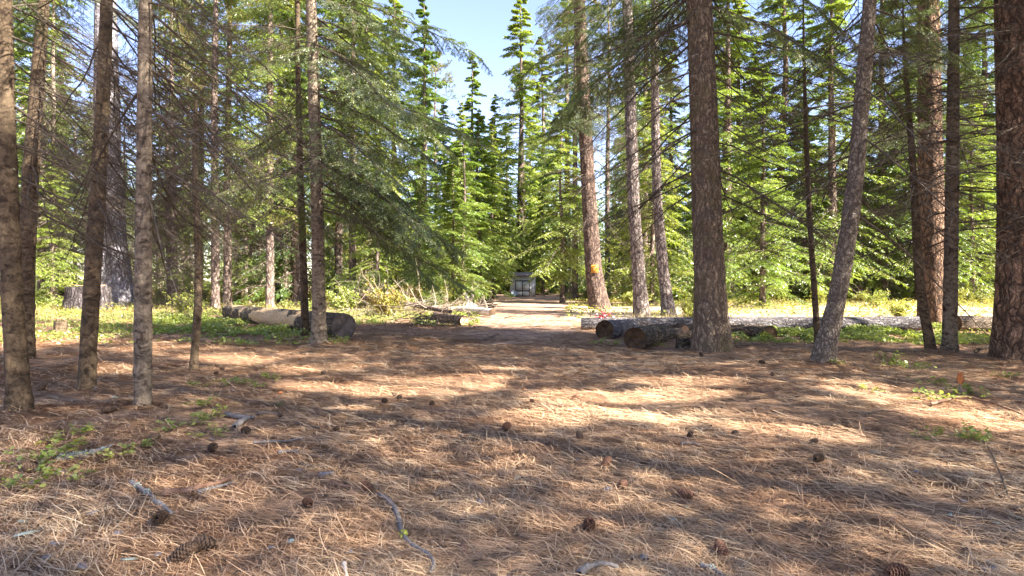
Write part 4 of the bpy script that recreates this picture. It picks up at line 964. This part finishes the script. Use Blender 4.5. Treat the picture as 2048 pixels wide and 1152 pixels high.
# sign on the pine
zz, tx, ty, tr = SIGNPROF; zs = 1.93; sx_ = float(np.interp(zs, zz, tx)) + SIGNTREE.location.x; sr = float(np.interp(zs, zz, tr)) * 1.12 + .03
M['yellow'] = plain('sign_yellow', (.50, .20, .015), (.62, .28, .03), 6, .5, None, .05)
M['ink'] = plain('sign_ink', (.06, .03, .01), (.12, .06, .02), 6, .6)
t = thing('sign', 'small square yellow sign nailed to the red barked pine', 'sign', (sx_ - .02, SIGNTREE.location.y - sr - .03, zs), .05)
mk('plate', *box(-.17, .17, -.008, .008, -.185, .185), M['yellow'], t)
bars = [(-.10, .12, .08, .13), (-.14, .02, .02, .06), (.05, .14, .0, .06), (-.12, -.02, -.05, -.015), (.01, .12, -.06, -.02), (-.15, .15, -.125, -.105), (-.12, .12, -.165, -.148)]
V, Fq = merge([box(a, b, -.0115, -.0085, c, e) for a, b, c, e in bars]); mk('lettering', V, Fq, M['ink'], t)
for a in (-.17, .17): pass
# red and white flowers on log
M['red'] = plain('red_cloth', (.35, .02, .03), (.6, .06, .08), 20, .7); M['white'] = plain('white_cloth', (.6, .55, .55), (.8, .75, .75), 20, .7)
rg = np.random.default_rng(8); x, d = GP(1207, 658); d = 17.0; x = (1207 - CX) / F * d
t = thing('flower_bunch', 'small red and white flower bunch lying on the long grey log', 'flowers', (x, d - .05, .36))
for nm, n, mt in (('red_petals', 60, 'red'), ('white_petals', 26, 'white')):
    c = rg.normal(0, 1, (n, 3)) * np.array([.12, .06, .06]); u = nrm(rg.normal(0, 1, (n, 3))); v = nrm(np.cross(u, rg.normal(0, 1, (n, 3)))); s = .05
    V = np.stack([c - u * s * .5, c + v * s, c + u * s * .6, c - v * s * .6], 1).reshape(-1, 3); mk(nm, V, np.arange(len(V)).reshape(-1, 4), M[mt], t)

# ------------------------------------------------------------------ low plants
def sprig_mesh(seed, n=9, h=.16, spreadr=.2, ls=.035, stemr=.0015):
    rg = np.random.default_rng(seed)
    a = rg.uniform(0, 6.28, n); D = np.stack([np.cos(a), np.sin(a), rg.uniform(.5, 1.4, n)], 1)
    P, R = grow(rg.normal(0, .01, (n, 3)) * np.array([1, 1, 0]), D, rg.uniform(.6, 1, n) * (h + spreadr) * .8, stemr, 5, .35, .12, rg, .5)
    V, Fq = tubes(P, R, 3); stem = mk('stem', V, Fq, M['twigpale'], link=False)
    m = 7; idx = np.repeat(np.arange(n), m); t_ = np.tile(np.linspace(.35, 1, m), n); pos, tan, r = at(P, R, idx, t_)
    return stem, leafset('leaves', pos + rg.normal(0, .008, pos.shape), rg, ls)
def leafset(name, pos, rg, ls, mat='leafy', flat=.35, link=False, rn=None, obj_=False):
    n = len(pos); nrmv = nrm(rg.normal(0, flat, (n, 3)) + np.array([0, 0, 1.])); a = rg.uniform(0, 6.28, n)
    u = nrm(np.cross(nrmv, np.stack([np.cos(a), np.sin(a), 0 * a], 1))); v = np.cross(nrmv, u)
    s = (ls * rg.uniform(.6, 1.25, n))[:, None]
    pts = [pos - u * s * .5, pos - u * s * .15 + v * s * .42 + nrmv * s * .06, pos + u * s * .25 + v * s * .36 + nrmv * s * .05, pos + u * s * .62 - nrmv * s * .08, pos + u * s * .25 - v * s * .36 + nrmv * s * .05, pos - u * s * .15 - v * s * .42 + nrmv * s * .06]
    V = np.stack(pts, 1).reshape(-1, 3); b = np.arange(n)[:, None] * 6
    Fq = np.concatenate([b + np.array([[0, 1, 2, 3]]), b + np.array([[0, 3, 4, 5]])])
    r = rg.uniform(0, 1, n) if rn is None else rn
    return mk(name, V, Fq, M[mat], rnd=np.concatenate([r, r]), link=link)
SPR = [sprig_mesh(700 + i) for i in range(4)]
def sprig(px, py, s, label, k=0):
    x, d = GP(px, py); t = thing('leafy_seedling', label, 'plant', (x, d, gz1(x, d)), k * 1.3); t.scale = (s, s, s)
    obj('stem', SPR[k % 4][0], t); obj('leaves', SPR[k % 4][1], t)
for i, (a, b, s, lab) in enumerate([
    (70, 945, 1.3, 'broad leafed green seedling beside the lichened stick, lower left'), (100, 930, 1.2, 'bright green seedling touching the lichened stick, lower left'), (130, 958, 1.0, 'seedling just under the lichened stick'),
    (20, 985, 1.0, 'pale green seedling at the left edge below the lichened stick'), (95, 895, .8, 'small seedling above the lichened stick at left'), (150, 885, .9, 'seedling right of the stout left trunk base'),
    (345, 868, .9, 'low seedling left of the two pine cones'), (385, 858, 1.1, 'yellow green seedling left of the forked grey wood'), (420, 838, 1.2, 'leafy seedling just above the forked grey wood'), (405, 820, 1.0, 'seedling between the pale trunk and the forked wood'),
    (425, 880, .8, 'seedling hanging over the upper cone at left'), (275, 905, .8, 'seedling at the right tip of the lichened stick'), (230, 922, .8, 'tiny seedling touching the lichened stick tip'),
    (400, 780, .8, 'small seedling at the foot of the dead sapling'), (460, 775, 1.0, 'bright seedling right of the dead sapling'), (490, 772, .9, 'second bright seedling right of the dead sapling'), (520, 778, .9, 'seedling in the needles left of the single green sprout'),
    (548, 765, 1.0, 'lone upright green sprout left of the sunny patch'), (555, 808, .6, 'faint green seedling below the lone sprout'),
    (1890, 800, 1.5, 'broad pale leaves in the sun below the rusty stub'), (1925, 790, 1.2, 'pale leafed seedling touching the rusty stub'), (1960, 792, 1.3, 'seedling with long pale leaves right of the rusty stub'), (2010, 752, 1.2, 'green seedling below the huge right pine'),
    (1975, 895, 1.2, 'flat green leaves low at the right edge'), (1945, 880, .9, 'thin green seedling left of the flat leaves at right'), (1870, 888, .9, 'small flat seedling in shade at right'),
    (1800, 735, 1.6, 'yellow leafed seedling in front of the thin curved trunk'), (1825, 742, 1.5, 'second yellow leafed seedling in front of the thin curved trunk'), (1780, 722, 1.5, 'green leafed seedling left of the yellow ones'), (1855, 770, 1.1, 'seedling between the yellow leaves and the rusty stub'),
    (1740, 780, 1.0, 'low green seedling right of the leaning trunk base'), (1665, 735, .9, 'seedling at the foot of the leaning trunk'),
    (1195, 688, 1.5, 'green weeds under the blue grey round log end'), (1228, 690, 1.2, 'weeds between the two round log ends'), (1318, 690, 1.2, 'weeds right of the brown round log end'), (1240, 672, 1.8, 'taller green weed between the round logs')]):
    sprig(a, b, s * 1.0, lab, i)

def cover(name, label, cat, regions, n, mat, ls, hmax, seed, thr=.45, clump=.7):
    rg = np.random.default_rng(seed); P = []
    for (x0, x1, y0, y1, w) in regions:      # pixel box on the ground
        m = int(n * w); px = rg.uniform(x0, x1, m); u = rg.uniform(0, 1, m)
        da = GD(y1); db = GD(y0); d = np.sqrt(da ** 2 + (db ** 2 - da ** 2) * u); x = (px - CX) / F * d
        P.append(np.stack([x, d], 1))
    P = np.concatenate(P); q = fbm(P[:, 0] * clump, P[:, 1] * clump, 0, seed, 3) * .6 + vn(P[:, 0] * 4, P[:, 1] * 4, 0, seed + 5) * .4
    k = (q > thr + np.where((name == 'undergrowth') & (P[:, 0] > 4) & (P[:, 1] < 30), .09, 0)); P = P[k]; q = q[k]; n = len(P)
    hh = hmax * np.clip((q - thr) * 4, .25, 1) * rg.uniform(.15, 1, n)
    pos = np.stack([P[:, 0], P[:, 1], gz(P[:, 0], P[:, 1]) + hh + .01], 1)
    o = leafset(name, pos, rg, ls, mat, .45, True, rn=np.clip(q * .6 + rg.uniform(-.25, .35, n), 0, 1)); return tag(o, label, cat, kind='stuff')
cover('ground_cover', 'low bright green leafy plants carpeting the floor around the left log and stump', 'ground cover', [(-300, 700, 625, 690, 1.0), (300, 640, 628, 672, .7), (640, 960, 628, 652, .25)], 44000, 'leafy', .06, .22, 31, .49, 1.1)
cover('ground_cover', 'low bright green leafy plants in the shade along the long right log', 'ground cover', [(1450, 2050, 650, 692, 1.0), (1500, 1850, 655, 685, .6)], 26000, 'leafy', .055, .2, 32, .48, 1.1)
cover('undergrowth', 'sunlit yellow green weeds around the clearing and the lane', 'undergrowth', [(1130, 2300, 592, 640, 1.0), (-200, 960, 588, 632, 1.0)], 70000, 'shrub', .09, .5, 33, .49, .35)
def grass():
    rg = np.random.default_rng(41); n = 26000
    px = rg.uniform(-200, 2300, n); d = rg.uniform(19, 48, n); x = (px - CX) / F * d
    q = fbm(x * .4, d * .4, 0, 66); k = (q > .46) & (np.abs(x - .8) > 2.8 + .02 * d); x = x[k]; d = d[k]; n = len(x)
    P, R = grow(np.stack([x, d, gz(x, d)], 1), rg.normal(0, .3, (n, 3)) * np.array([1, 1, 0]) + np.array([0, 0, 1]), rg.uniform(.15, .5, n), .006, 3, .15, .1, rg, .1)
    V, Fq = tubes(P, R, 3); o = mk('dry_grass', V, Fq, M['dry'], rnd=np.repeat(rg.uniform(0, 1, n), 6)); tag(o, 'dry yellow grass and weeds in the sunlit clearing', 'grass', kind='stuff')
grass()

# shrubs
def shrub_kit(seed, h=1.3, w=.9, n=26, ls=.07, mat='shrub'):
    rg = np.random.default_rng(seed); a = rg.uniform(0, 6.28, n); D = np.stack([np.cos(a) * rg.uniform(.1, .9, n), np.sin(a) * rg.uniform(.1, .9, n), 1 + 0 * a], 1)
    P, R = grow(rg.normal(0, .08, (n, 3)) * np.array([1, 1, 0]), D, h * rg.uniform(.5, 1, n), .01, 6, .12, .15, rg, .3)
    P1, R1 = kids(P, R, 9, .2, 1, 45, .4, .2, rg, 4, .1, .15, .5, .5)
    V, Fq = merge([tubes(P, R, 4), tubes(P1, R1, 3)]); st = mk('stems', V, Fq, M['twigpale'], link=False)
    m = 9; idx = np.repeat(np.arange(len(P1)), m); pos, _, _ = at(P1, R1, idx, rg.uniform(.1, 1, len(idx)))
    return st, leafset('leaves', pos + rg.normal(0, .04, pos.shape), rg, ls, mat, .9)
SHR = [shrub_kit(800 + i, 1.3, .9, 22 + 4 * i, .075) for i in range(3)] + [shrub_kit(810 + i, 1.1, .9, 24, .07, 'leafy') for i in range(2)]
def shrubs():
    rr = random.Random(9); n = 0; pl = []
    while n < 105:
        px = rr.uniform(-150, 2200); d = rr.uniform(21, 46); x = (px - CX) / F * d
        if abs(x - 1.0) < 2.9 + .03 * d: continue
        if 980 < px < 1130 and d > 30: continue
        if 1130 < px and 22 < d < 29: continue
        if 20 < px < 345 and d < 37: continue
        if 430 < px < 720 and d < 24: continue
        if any((x - a) ** 2 + (d - b) ** 2 < .7 for a, b in pl): continue
        pl.append((x, d)); k = rr.choice(SHR)
        side = 'at far left behind the stump' if px < 430 else 'beyond the big left log' if px < 720 else 'around the brush pile' if px < 985 else 'behind the sign pine and pale pines' if px < 1450 else 'along the far side of the clearing'
        dp = 'nearer' if d < 31 else 'farther'
        t = thing('shrub', f'{dp} yellow green leafy shrub {side}', 'shrub', (x, d, gz1(x, d)), rr.uniform(0, 6.28), f'{dp} shrubs {side}'); s = rr.uniform(.45, 1.15); t.scale = (s, s, s)
        obj('stems', k[0], t); obj('leaves', k[1], t); n += 1
shrubs()

def debris():
    rg = np.random.default_rng(51); n = 5200
    d = 2.3 + 16 * rg.uniform(0, 1, n) ** 1.7; x = rg.uniform(-1, 1, n) * (.9 * d + .4)
    q = fbm(x * 1.1, d * 1.1, 0, 91); k = q + rg.uniform(-.2, .2, n) > .48; x = x[k]; d = d[k]; n = len(x)
    a = rg.uniform(0, 6.28, n); L = rg.uniform(.012, .07, n) * np.where(rg.uniform(0, 1, n) < .3, 1.8, 1); w = np.where(L > .07, .006, L * .28) * rg.uniform(.6, 1.2, n)
    u = np.stack([np.cos(a), np.sin(a), rg.normal(0, .12, n)], 1); v = np.stack([-np.sin(a), np.cos(a), rg.normal(0, .2, n)], 1)
    c = np.stack([x, d, gz(x, d) + rg.uniform(.012, .026, n)], 1); U = u * (L * .5)[:, None]; Wd = v * w[:, None]; Z = np.array([0, 0, 1.]) * (w * .5)[:, None]
    V = np.stack([c - U, c - U * .3 - Wd, c + U, c + U * .2 + Wd, c - U * .1 + Z], 1).reshape(-1, 3); b = np.arange(n)[:, None] * 5
    T = np.concatenate([b + np.array([[0, 1, 4]]), b + np.array([[1, 2, 4]]), b + np.array([[2, 3, 4]]), b + np.array([[3, 0, 4]])]).reshape(-1, 3)
    o = mk('forest_debris', V, T, M['debris'], rnd=np.tile(rg.uniform(0, 1, n), 4)); tag(o, 'small broken twigs, bark flakes and cone scales strewn through the needles', 'debris', kind='stuff')
M['debris'] = plain('bark_debris', (.045, .03, .022), (.30, .19, .12), 30, .9, None, .3, True)
debris()

# ------------------------------------------------------------------ pine cones
def cone_mesh(seed, mat, n=95, L=.095, r=.036):
    rg = np.random.default_rng(seed); k = np.arange(n); u = (k + .5) / n; ph = k * 2.39996
    z = (u - .5) * L; rad = r * np.sin(np.pi * (.08 + .86 * u)) ** .7
    e = .25 + u * .7
    out = np.stack([np.cos(ph), np.sin(ph), 0 * ph], 1); up = np.array([0, 0, 1.]); tang = np.stack([-np.sin(ph), np.cos(ph), 0 * ph], 1)
    d = out * np.cos(e)[:, None] + up * np.sin(e)[:, None]; nn = -out * np.sin(e)[:, None] + up * np.cos(e)[:, None]
    c = out * (rad * .35)[:, None] + np.stack([0 * z, 0 * z, z], 1); s = (.017 + rad * .32)[:, None]; w = (.0055 + rad * .22)[:, None]; th = .0022
    p = [c - tang * w * .35, c + tang * w * .35, c + d * s * .8 + tang * w - nn * .0, c + d * s + nn * .004, c + d * s * .8 - tang * w]
    V = np.stack(p + [q - nn * th for q in p], 1).reshape(-1, 3); b = (k * 10)[:, None]
    Fq = np.concatenate([b + np.array([[0, 1, 2, 4]]), b + np.array([[5, 9, 7, 6]]), b + np.array([[1, 6, 7, 2]]), b + np.array([[2, 7, 8, 3]]), b + np.array([[3, 8, 9, 4]]), b + np.array([[4, 9, 5, 0]])])
    T3 = np.concatenate([b + np.array([[2, 3, 4]]), b + np.array([[9, 8, 7]])])
    a = np.arange(10) * .6283; us = np.linspace(0, 1, 8)
    cv = np.array([(r * .45 * math.sin(math.pi * (.05 + .9 * q)) * math.cos(b_), r * .45 * math.sin(math.pi * (.05 + .9 * q)) * math.sin(b_), (q - .5) * L) for q in us for b_ in a])
    i = np.arange(7)[:, None] * 10; j = np.arange(10)[None]; j2 = (j + 1) % 10; cf = np.stack([i + j, i + j2, i + 10 + j2, i + 10 + j], -1).reshape(-1, 4) + len(V)
    rn = np.concatenate([rg.uniform(0, 1, len(Fq)), np.full(len(cf), .1), rg.uniform(.4, 1, len(T3))])
    return mk('pine_cone', np.concatenate([V, cv]), [np.concatenate([Fq, cf]), T3], M[mat], link=False, rnd=rn)
CONES = [cone_mesh(1, 'cone'), cone_mesh(2, 'cone', 80, .08, .036), cone_mesh(3, 'conered', 90, .09, .036)]
for i, (a, b, s, k, lab) in enumerate([
    (322, 1060, 1.15, 0, 'large dark cone alone in the lower left needles'), (365, 1118, 1.15, 0, 'left cone of the touching pair at the lower left'), (412, 1100, 1.15, 1, 'right cone of the touching pair at the lower left'),
    (425, 912, 1.05, 1, 'dark cone under the seedlings, left'), (307, 893, 1.0, 0, 'dark cone left of the seedlings'), (62, 950, 1.1, 1, 'dark cone hidden under the lichened stick seedlings'), (491, 877, .95, 1, 'dark cone below the forked grey wood'),
    (1160, 884, .95, 1, 'dark upright cone in the middle of the floor below the sunny patch'), (1014, 862, 1.1, 2, 'reddish cone at the edge of the sunny patch, centre'), (1212, 928, .9, 2, 'brown cone centre right below the dark upright cone'),
    (1372, 992, 1.0, 2, 'brown cone lying right of the small bark chips'), (1178, 1055, 1.0, 2, 'half buried brown cone near the bottom centre'), (1245, 968, .8, 2, 'brown cone touching the grey bark chip'), (737, 990, .9, 2, 'reddish broken cone left of the curved stick'),
    (615, 1018, .8, 2, 'small reddish cone left of the broken cone'), (1443, 1105, .9, 2, 'dull cone among needles at lower right centre'), (1638, 928, 1.0, 0, 'dark cone just below the right sunny patch'), (1626, 896, .7, 0, 'small dark cone on the edge of the right sunny patch'),
    (1693, 863, .7, 0, 'small dark cone between the right sunny patches'), (770, 806, .9, 0, 'left of the two dark cones below the bright patch'), (797, 800, .8, 1, 'right of the two dark cones below the bright patch'), (790, 787, .75, 1, 'small dark cone on the rim of the bright patch'),
    (864, 812, .9, 0, 'dark cone right of the pair below the bright patch'), (647, 750, .8, 0, 'dark cone in front of the green boughed fir'), (445, 742, .8, 1, 'dark cone right of the dead sapling foot'), (432, 752, .8, 0, 'dark cone touching the dead sapling foot'),
    (83, 780, 1.2, 0, 'dark cone between the two left trunks'), (220, 840, 1.1, 0, 'dark cone left of the pale straight trunk'), (1148, 797, .8, 2, 'reddish cone in the central sunny patch'), (1065, 811, .6, 2, 'tiny reddish cone in the central sunny patch'),
    (1380, 873, .7, 0, 'small dark cone above the short flat stick, right centre'), (1470, 871, .7, 0, 'dark cone at the lower rim of the right centre patch'), (1403, 712, .9, 0, 'dark cone in front of the furrowed trunk'), (1523, 733, 1.0, 0, 'dark cone right of the furrowed trunk'),
    (1545, 757, .8, 1, 'second dark cone right of the furrowed trunk'), (1795, 1143, 1.2, 2, 'rusty red opened cone at the bottom right'), (672, 868, .7, 1, 'small dark cone left of the centre floor'), (560, 840, .7, 1, 'small dark cone right of the forked wood')]):
    x, d = GP(a, b); o = obj('pine_cone', CONES[k], None, (x, d, gz1(x, d) + .036 * s + .004), (math.radians(70 + 25 * math.sin(i * 3.3)), .3 * math.cos(i * 2.1), i * 2.3), s)
    tag(o, lab, 'pine cone', 'pine cones on the needle floor')

# ------------------------------------------------------------------ sticks and bits on the floor
def stick(name, label, pts, r, mat, cat='stick', lich=None, side=6, seed=0, lift=.012):
    pp = np.array([GP(a, b) for a, b in pts]); rg = np.random.default_rng(seed)
    n = 40; u = np.linspace(0, 1, len(pp)); v = np.linspace(0, 1, n)
    x = np.interp(v, u, pp[:, 0]); y = np.interp(v, u, pp[:, 1]); ker = np.ones(7) / 7
    x[3:-3] = np.convolve(x, ker, 'valid'); y[3:-3] = np.convolve(y, ker, 'valid')
    z = gz(x, y) + lift + r * .6
    R = r * (1 - .45 * v) * (1 + .5 * (vn(v * 18, 0, 0, seed) - .5)); R[0] *= .4; R[-1] *= .3
    o0 = np.array([x[0], y[0], 0]); P = np.stack([x, y, z], 1) - o0
    V, Fq = tubes(P[None], R[None], 8)
    t = thing(name, label, cat, tuple(o0)); mk('wood', V, Fq, M[mat], t, smooth=True)
    for q in (lich or []):
        i = int(q * (n - 1)); c = P[i]; m = 120; pos = c + nrm(rg.normal(0, 1, (m, 3))) * R[i] * rg.uniform(.8, 1.7, m)[:, None]
        u_ = nrm(rg.normal(0, 1, (m, 3))); w_ = nrm(np.cross(u_, rg.normal(0, 1, (m, 3)))); s = .006
        VV = np.stack([pos - u_ * s, pos + w_ * s, pos + u_ * s, pos - w_ * s], 1).reshape(-1, 3)
        mk('lichen', VV, np.arange(len(VV)).reshape(-1, 4), M['ylichen' if name == 'curved_stick' else 'lichen'], t)
    return t
stick('curved_stick', 'winding grey stick with a yellow lichen tuft, bottom centre', [(755, 995), (785, 1010), (800, 1040), (803, 1075), (835, 1098), (862, 1122), (870, 1145), (860, 1165)], .017, 'greywood', lich=[.42, .45], seed=1)
stick('stick', 'short arched grey stick at the bottom edge right of centre', [(1160, 1158), (1175, 1142), (1205, 1133), (1238, 1136)], .02, 'greywood', seed=2)
stick('lichened_stick', 'blue grey lichen covered stick beside the green seedlings at lower left', [(112, 930), (145, 922), (180, 918), (226, 905)], .022, 'greywood', lich=[.1, .2, .3, .4, .5, .6, .7, .85], seed=3)
stick('stick', 'forked weathered grey wood left of the centre floor, upper piece', [(452, 836), (480, 843), (508, 848)], .03, 'greywood', seed=4)
stick('stick', 'forked weathered grey wood left of the centre floor, lower piece', [(470, 868), (485, 856), (500, 846)], .03, 'greywood', seed=5)
stick('stick', 'thin grey stick above the centre left needles', [(512, 830), (535, 826), (560, 833)], .012, 'greywood', seed=6)
stick('bark_slab', 'long reddish brown rotten wood slab at left', [(325, 1003), (370, 998), (420, 985), (470, 965)], .026, 'chip', 'bark', seed=7)
stick('stick', 'grey stick just below the reddish slab', [(395, 1000), (430, 988), (468, 975)], .016, 'greywood', seed=8)
stick('stick', 'lichened broken stick left of the large lower left cone', [(262, 980), (285, 995), (310, 1012)], .018, 'greywood', lich=[.3, .7], seed=9)
stick('stick', 'dark grey stick right above the large lower left cone', [(305, 1018), (325, 1028), (345, 1044)], .018, 'greywood', seed=10)
stick('stick', 'short dark stick left of the centre, upper one', [(590, 858), (620, 862), (640, 868)], .016, 'twig', seed=11)
stick('stick', 'dark twig lying left of the centre, lower one', [(555, 918), (580, 914), (598, 920)], .018, 'greywood', seed=12)
stick('stick', 'brown bark strip left of the broken cone', [(600, 942), (625, 946), (655, 943)], .016, 'twig', seed=13)
stick('stick', 'grey wood sliver left of centre above the broken cone', [(640, 968), (655, 962), (668, 958)], .016, 'chipgrey', seed=14)
stick('stick', 'dark bark strip beside the grey sliver', [(660, 975), (680, 980), (700, 982)], .014, 'chip', seed=15)
stick('stick', 'long straight faint stick at the left centre', [(505, 898), (560, 893), (610, 888)], .011, 'greywood', seed=16)
stick('stick', 'short flat stick right of centre under the small cone', [(1360, 888), (1385, 886), (1402, 890)], .013, 'greywood', seed=17)
stick('wood_sliver', 'pale upright wood sliver at the bottom left of centre', [(688, 1128), (692, 1142), (694, 1160)], .012, 'palewood', 'wood', seed=18)
stick('stick', 'bare branch lying across the sunny patch at the right edge', [(1862, 818), (1885, 806), (1935, 800), (1990, 815), (2046, 845)], .016, 'chip', seed=19, lift=.05)
stick('stick', 'thin dark twig in the right sunny patch', [(1730, 835), (1765, 828), (1810, 836)], .009, 'twig', seed=20, lift=.02)
stick('stick', 'arched root like branch at the foot of the huge right pine', [(1950, 722), (1965, 708), (1990, 695), (2015, 692)], .03, 'youngdark', seed=21, lift=.1)
stick('stick', 'pale thin stick right of the leaning trunk base', [(1678, 722), (1700, 728), (1728, 738)], .012, 'twigpale', seed=22)
stick('stick', 'grey lichened stick at the lower right centre', [(1400, 1128), (1425, 1135), (1448, 1150)], .016, 'greywood', lich=[.5], seed=23)
stick('stick', 'thin branch lying on the lane edge near the centre', [(925, 692), (960, 694), (995, 690)], .02, 'twig', seed=24)
stick('stick', 'dark sticks crossing the lane right of the brush pile', [(968, 684), (985, 678), (1000, 672)], .015, 'twig', seed=25, lift=.06)
# rusty stub, wire like seedling
x, d = GP(1921, 788); t = thing('dead_stub', 'rusty brown broken seedling stub standing in the sun at right', 'plant stub', (x, d, gz1(x, d)))
V, Fq = tubes(np.array([[(0, 0, 0), (.0, 0, .08), (.005, 0, .14), (0, 0, .2)]]), np.array([[.016, .014, .012, .004]]), 8); mk('stem', V, Fq, M['twigpale'], t, smooth=True)
V = []; 
for k in range(7):
    a = k * .9; c, s_ = math.cos(a), math.sin(a); V += [(0, 0, .12), (c * .035 - s_ * .02, s_ * .035 + c * .02, .2), (c * .02, s_ * .02, .30), (c * .035 + s_ * .02, s_ * .035 - c * .02, .19)]
mk('leaf', np.array(V), np.arange(28).reshape(-1, 4), M['deadleaf'], t)
stick('sapling_twig', 'thin bent bare twig rising at the lower right', [(2015, 995), (2000, 955), (1980, 915), (1955, 880)], .006, 'twig', 'twig', seed=26, lift=.03)

# scattered bark chips and lichen bits, each its own object
def chip_mesh(seed, mat):
    rg = np.random.default_rng(seed); n = 9; a = np.sort(rg.uniform(0, 6.28, n)); r = rg.uniform(.5, 1, n); top = np.stack([np.cos(a) * r, np.sin(a) * r * .5, .12 + rg.normal(0, .05, n)], 1)
    bot = top * np.array([1.05, 1.05, 0]); V = np.concatenate([top, bot, [[0, 0, .2]]]); j = np.arange(n); j2 = (j + 1) % n
    Q = np.stack([j, j + n, j2 + n, j2], 1); T = np.stack([j, j2, np.full(n, 2 * n)], 1); return mk('bark_chip', V, [Q, T], M[mat], link=False)
CHIPS = [chip_mesh(i, m) for i, m in enumerate(['chip', 'chip', 'chipgrey', 'chipgrey', 'lichen', 'deadleaf'])]
rr = random.Random(31)
bits = [(1215, 972, .05, 2), (1345, 1040, .04, 4), (1155, 916, .025, 3), (1270, 926, .03, 4), (1375, 935, .03, 3), (1390, 976, .03, 4), (960, 1000, .05, 3), (545, 1100, .04, 2), (640, 922, .03, 4), (690, 880, .04, 3), (110, 1095, .06, 2), (50, 1075, .07, 4), (260, 1118, .05, 4), (320, 1112, .03, 3), (165, 1135, .05, 3), (580, 1090, .05, 4), (930, 1095, .07, 0), (1290, 1110, .05, 2), (690, 1050, .04, 1), (845, 862, .04, 3), (560, 790, .09, 5), (600, 725, .09, 5), (575, 700, .06, 5), (1050, 780, .05, 5), (740, 705, .05, 3), (185, 1040, .05, 2), (95, 1020, .05, 0), (1900, 1020, .03, 4), (1560, 880, .03, 4), (1035, 955, .04, 4), (1430, 1010, .04, 1), (1990, 1130, .05, 2)]
for i in range(70): bits.append((rr.uniform(0, 2048), rr.uniform(700, 1140), rr.uniform(.018, .05), rr.choice([0, 0, 1, 1, 2, 3, 5, 4])))
for i, (a, b, s, k) in enumerate(bits):
    x, d = GP(a, b); o = obj('lichen_bit' if k == 4 else 'dead_leaf' if k == 5 else 'bark_chip', CHIPS[k], None, (x, d, gz1(x, d) + .014), (rr.uniform(-.3, .3), rr.uniform(-.3, .3), rr.uniform(0, 6)), s)
    c3 = 'left' if a < 683 else 'middle' if a < 1366 else 'right'; r3 = 'far' if b < 800 else 'halfway' if b < 950 else 'near'
    w = ['reddish brown bark chip', 'brown bark chip', 'grey bark chip', 'pale grey bark chip', 'pale green lichen scrap', 'rusty dead leaf'][k]
    tag(o, f'{w} on the needles, {c3} {r3} floor', ['bark', 'bark', 'bark', 'bark', 'lichen', 'leaf'][k], f'{w}s on the {c3} {r3} floor')
